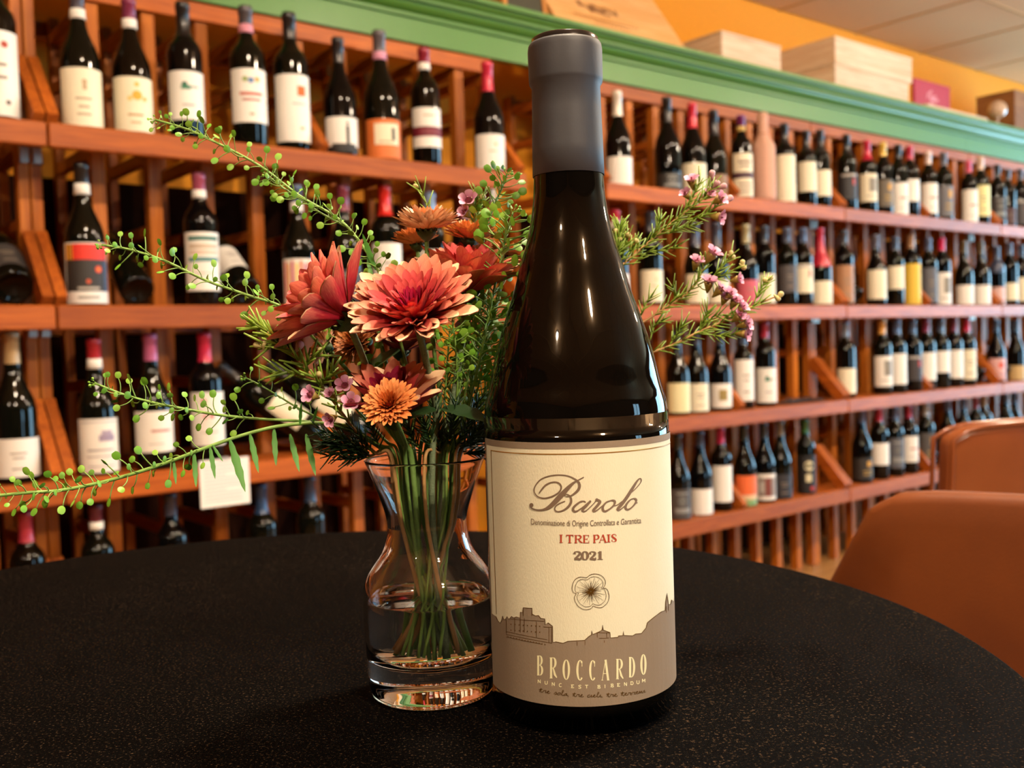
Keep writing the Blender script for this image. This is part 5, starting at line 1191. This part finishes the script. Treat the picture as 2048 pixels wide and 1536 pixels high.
wax('wax-flower sprig with four open pink blossoms at lower left of bouquet', [(510, 648, .43), (545, 672, .43), (580, 702, .432), (625, 752, .436), (665, 800, .44), (705, 855, .45)], tail((-.011, -.004), (-.0, .004), [(750, 905, .46)]), [(622, 790, .425, -.5, -.8, .3, 1.05), (690, 772, .43, -.1, -.8, .5, 1.1), (702, 805, .425, .1, -.9, .4, 1.1), (662, 788, .436, -.4, -.6, .5, .8), (662, 838, .43, -.4, -.7, -.2, .9)],
    [(566, 679, .428, 1.3, 1), (590, 664, .428, 1.3, 1), (600, 690, .428, 1.4, 1), (512, 690, .43), (528, 688, .43), (640, 700, .43), (638, 748, .43)], [[(505, 650, .43), (530, 660, .43), (560, 685, .431)], [(528, 690, .43), (560, 690, .431), (582, 705, .432)], [(640, 705, .431), (620, 720, .432), (610, 738, .434)], [(540, 745, .433), (575, 745, .433), (620, 752, .436)], [(668, 738, .434), (650, 760, .435), (640, 775, .437)]], 41, 1.15, fat=1.7)
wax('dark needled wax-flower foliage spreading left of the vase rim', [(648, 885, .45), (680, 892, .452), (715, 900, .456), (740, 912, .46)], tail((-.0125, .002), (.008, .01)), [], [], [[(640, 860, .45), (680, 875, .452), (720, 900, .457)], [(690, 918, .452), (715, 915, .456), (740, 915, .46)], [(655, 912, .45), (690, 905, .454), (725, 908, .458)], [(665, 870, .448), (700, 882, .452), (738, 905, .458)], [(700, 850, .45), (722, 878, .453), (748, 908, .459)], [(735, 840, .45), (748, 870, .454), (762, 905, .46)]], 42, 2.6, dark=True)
wax('uppermost pink wax-flower sprig right of the bottle neck', [(1425, 372, .53), (1395, 405, .53), (1355, 436, .53), (1312, 472, .53), (1262, 515, .53), (1215, 555, .527), (1150, 610, .52), (1090, 680, .512), (1020, 780, .502)], tail((.012, .006), (-.012, .008), [(960, 870, .486)]), [(1384, 362, .528, -.2, -.5, .8, 1.1), (1372, 388, .53, -.5, -.5, .6, .9), (1440, 398, .525, .6, -.6, .3, 1.1), (1438, 434, .525, .8, -.5, -.2, 1.1), (1418, 388, .53, .3, -.7, .5, .9)], [(1424, 346, .528, 1.3, 1), (1434, 366, .528, 1.3, 1), (1448, 372, .528, 1.3, 1), (1460, 396, .528, 1.4, 1)],
    [[(1400, 360, .529), (1385, 395, .53), (1365, 428, .53)], [(1440, 405, .527), (1405, 432, .529), (1358, 440, .53)], [(1390, 450, .529), (1355, 458, .53), (1335, 468, .53)], [(1362, 488, .529), (1330, 500, .53), (1295, 505, .531), (1265, 530, .53)], [(1320, 440, .53), (1315, 455, .53), (1300, 482, .53)]], 43, 2.0, a=0, b=.55)
wax('green budded wax-flower tuft beside the bottle shoulder', [(1240, 452, .535), (1238, 480, .534), (1228, 520, .532), (1205, 560, .528), (1140, 650, .518), (1060, 760, .505)], tail((.011, .009), (-.01, .012), [(960, 880, .485)]), [], [(1232, 462, .533, 1.1), (1256, 470, .533, 1.2), (1272, 482, .533, 1.2), (1240, 478, .533, 1)], [[(1256, 470, .534), (1250, 495, .534), (1232, 520, .532)], [(1275, 482, .534), (1258, 505, .534), (1235, 525, .532)]], 44, 2.2, a=0, b=.35)
wax('middle pink wax-flower sprig right of the big bottle', [(1412, 520, .528), (1398, 555, .528), (1370, 590, .528), (1335, 612, .528), (1285, 645, .526), (1200, 690, .52), (1100, 760, .51)], tail((.0125, .003), (-.008, .012), [(980, 870, .49)]), [(1393, 524, .526, .2, -.6, .8, 1.1), (1425, 508, .525, .5, -.5, .7, 1.3), (1418, 565, .522, .1, -.5, .9, 1.2), (1440, 580, .522, .6, -.4, .6, 1.1), (1476, 558, .525, .8, -.5, .2, .9), (1460, 588, .522, .4, -.6, .6, 1.0)], [(1462, 506, .526, 1.1), (1466, 514, .526, 1.1), (1485, 524, .526, 1.1), (1488, 535, .526, 1.1)],
    [[(1485, 530, .526), (1450, 548, .527), (1425, 556, .528), (1395, 570, .528)], [(1345, 575, .527), (1352, 590, .528), (1340, 608, .528)], [(1305, 590, .527), (1290, 610, .527), (1275, 650, .526)], [(1462, 510, .526), (1440, 535, .527), (1425, 556, .528)]], 45, 1.3, a=0, b=.6)
wax('lowest pink wax-flower sprig right of the big bottle', [(1560, 590, .53), (1520, 606, .53), (1480, 625, .53), (1440, 645, .53), (1395, 665, .53), (1345, 690, .528), (1300, 706, .526), (1200, 740, .52), (1100, 800, .51)], tail((.0125, .0), (-.012, .0), [(980, 890, .49)]), [(1470, 602, .524, .3, -.6, .7, 1.1), (1484, 615, .523, .6, -.5, .5, 1.0), (1478, 632, .522, .5, -.6, .5, 1.1), (1492, 648, .522, .7, -.5, .2, 1.1), (1490, 668, .522, .8, -.5, -.1, 1.1), (1450, 596, .524, .2, -.6, .7, 1.0)], [(1562, 588, .53, 1.2), (1556, 598, .53, 1.1), (1530, 560, .53, 1.1), (1542, 556, .53, 1)],
    [[(1535, 560, .53), (1520, 580, .53), (1508, 606, .53)], [(1415, 620, .528), (1408, 640, .529), (1398, 660, .53)], [(1478, 630, .527), (1430, 632, .529), (1405, 655, .53)], [(1370, 645, .528), (1355, 665, .528), (1340, 690, .528)], [(1470, 668, .526), (1440, 672, .528), (1400, 664, .53)], [(1325, 640, .527), (1310, 650, .527), (1300, 680, .526)]], 46, 1.6, a=.1, b=.75)
wax('pale wax-flower sprig behind the topmost orange flower', [(955, 388, .495), (950, 420, .494), (945, 480, .492), (935, 600, .488)], tail((.004, .009), (.0, .014), [(905, 800, .478)]), [(938, 402, .49, -.2, -.7, .5, 1.3), (930, 425, .49, -.5, -.6, .4, 1.0), (905, 520, .488, -.4, -.7, .3, .9)], [(952, 384, .493, 1.3), (966, 394, .493, 1.2), (830, 372, .49, .9)], [[(966, 396, .494), (958, 420, .494), (950, 450, .493)], [(838, 372, .49), (850, 400, .49), (862, 440, .489)]], 47, 1.0)

lep('fine seed-pod stem between the orange flower stems, right of centre', [(905, 640, .452), (912, 700, .454), (915, 770, .458)], tail((.003, -.003), (-.004, -.012), [(905, 860, .464)]), 24, (.0, .98), 51, r=.0007, size=.9, up=.1)
lep('seed-pod stem close beside the bottle shoulder, low in the bouquet', [(975, 690, .474), (962, 750, .474), (945, 820, .474)], tail((.010, .004), (-.002, -.012), [(925, 880, .472)]), 28, (.0, .98), 52, r=.0007, size=1.0, up=.1)
wax('yellowish needled sprig standing between bouquet and bottle', [(962, 600, .482), (955, 680, .482), (945, 760, .48), (930, 840, .476)], tail((.009, .008), (-.006, .014), [(915, 890, .472)]), [(925, 655, .476, -.2, -.8, .3, .9), (968, 650, .476, .1, -.8, .4, .9)], [(940, 620, .48, 1.1), (975, 640, .48, 1.1)], [[(985, 620, .482), (970, 690, .482), (950, 750, .48)], [(925, 640, .48), (935, 700, .481), (945, 760, .48)], [(985, 760, .48), (960, 800, .479), (935, 840, .476)]], 53, 2.2)
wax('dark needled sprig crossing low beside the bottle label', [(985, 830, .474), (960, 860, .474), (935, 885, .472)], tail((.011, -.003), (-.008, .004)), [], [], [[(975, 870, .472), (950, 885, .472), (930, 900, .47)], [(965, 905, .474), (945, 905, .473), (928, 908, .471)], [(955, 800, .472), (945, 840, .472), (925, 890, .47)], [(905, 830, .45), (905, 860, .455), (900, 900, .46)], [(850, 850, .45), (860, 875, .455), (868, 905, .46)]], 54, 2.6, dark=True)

lep('leafy seed-pod stem filling the gap below the red flower beside the bottle', [(985, 600, .478), (972, 650, .478), (955, 710, .477), (940, 780, .475)], tail((.0105, .0), (.004, -.012), [(925, 860, .471)]), 44, (.0, .98), 61, r=.0007, size=1.35, up=.1)
lep('pale seed-pod stem between the coral flower and the dark needles', [(900, 660, .46), (895, 720, .461), (890, 790, .463)], tail((.002, .007), (-.008, -.008), [(885, 860, .465)]), 26, (.0, .98), 62, r=.0007, size=1.0, up=.1)
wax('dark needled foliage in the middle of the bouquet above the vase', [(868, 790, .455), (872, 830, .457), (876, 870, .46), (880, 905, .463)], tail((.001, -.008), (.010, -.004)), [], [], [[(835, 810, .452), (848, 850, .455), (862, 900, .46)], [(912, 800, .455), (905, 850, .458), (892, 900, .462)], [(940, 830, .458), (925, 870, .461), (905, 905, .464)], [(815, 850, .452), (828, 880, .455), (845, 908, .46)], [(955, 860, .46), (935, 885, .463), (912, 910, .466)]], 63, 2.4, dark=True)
wax('olive needled sprig standing behind the stems near the bottle', [(925, 700, .486), (922, 760, .485), (915, 830, .482), (905, 890, .478)], tail((.006, .0095), (-.002, .013)), [], [], [[(950, 740, .485), (938, 790, .484), (918, 840, .481)], [(895, 750, .484), (903, 800, .483), (912, 850, .481)], [(960, 800, .484), (945, 840, .482), (915, 880, .479)], [(980, 780, .484), (960, 820, .483), (930, 870, .48)]], 64, 2.4, fat=1.2)

# broad dark leaves on the flower stems
for nm, px, py, y, L, d in (('dark leaf folded left of the central stems', 872, 820, .445, .022, (-.9, -.3, -.1)), ('dark leaf folded right of the central stems', 884, 818, .45, .024, (.95, -.2, -.15)), ('long dark green leaf under the large coral flower', 800, 700, .462, .022, (-.8, -.1, -.4))):
    p = at(px, py, y); x, yy, z = frame(Vector(d), Vector((0, -.4, 1)))
    o = put('flower_leaf', leaf_mesh('darkleaf', 1, .42), None, mtx=basis(p, x, z, yy, L)); tag(o, nm, 'leaf', 'loose leaves in the bouquet')
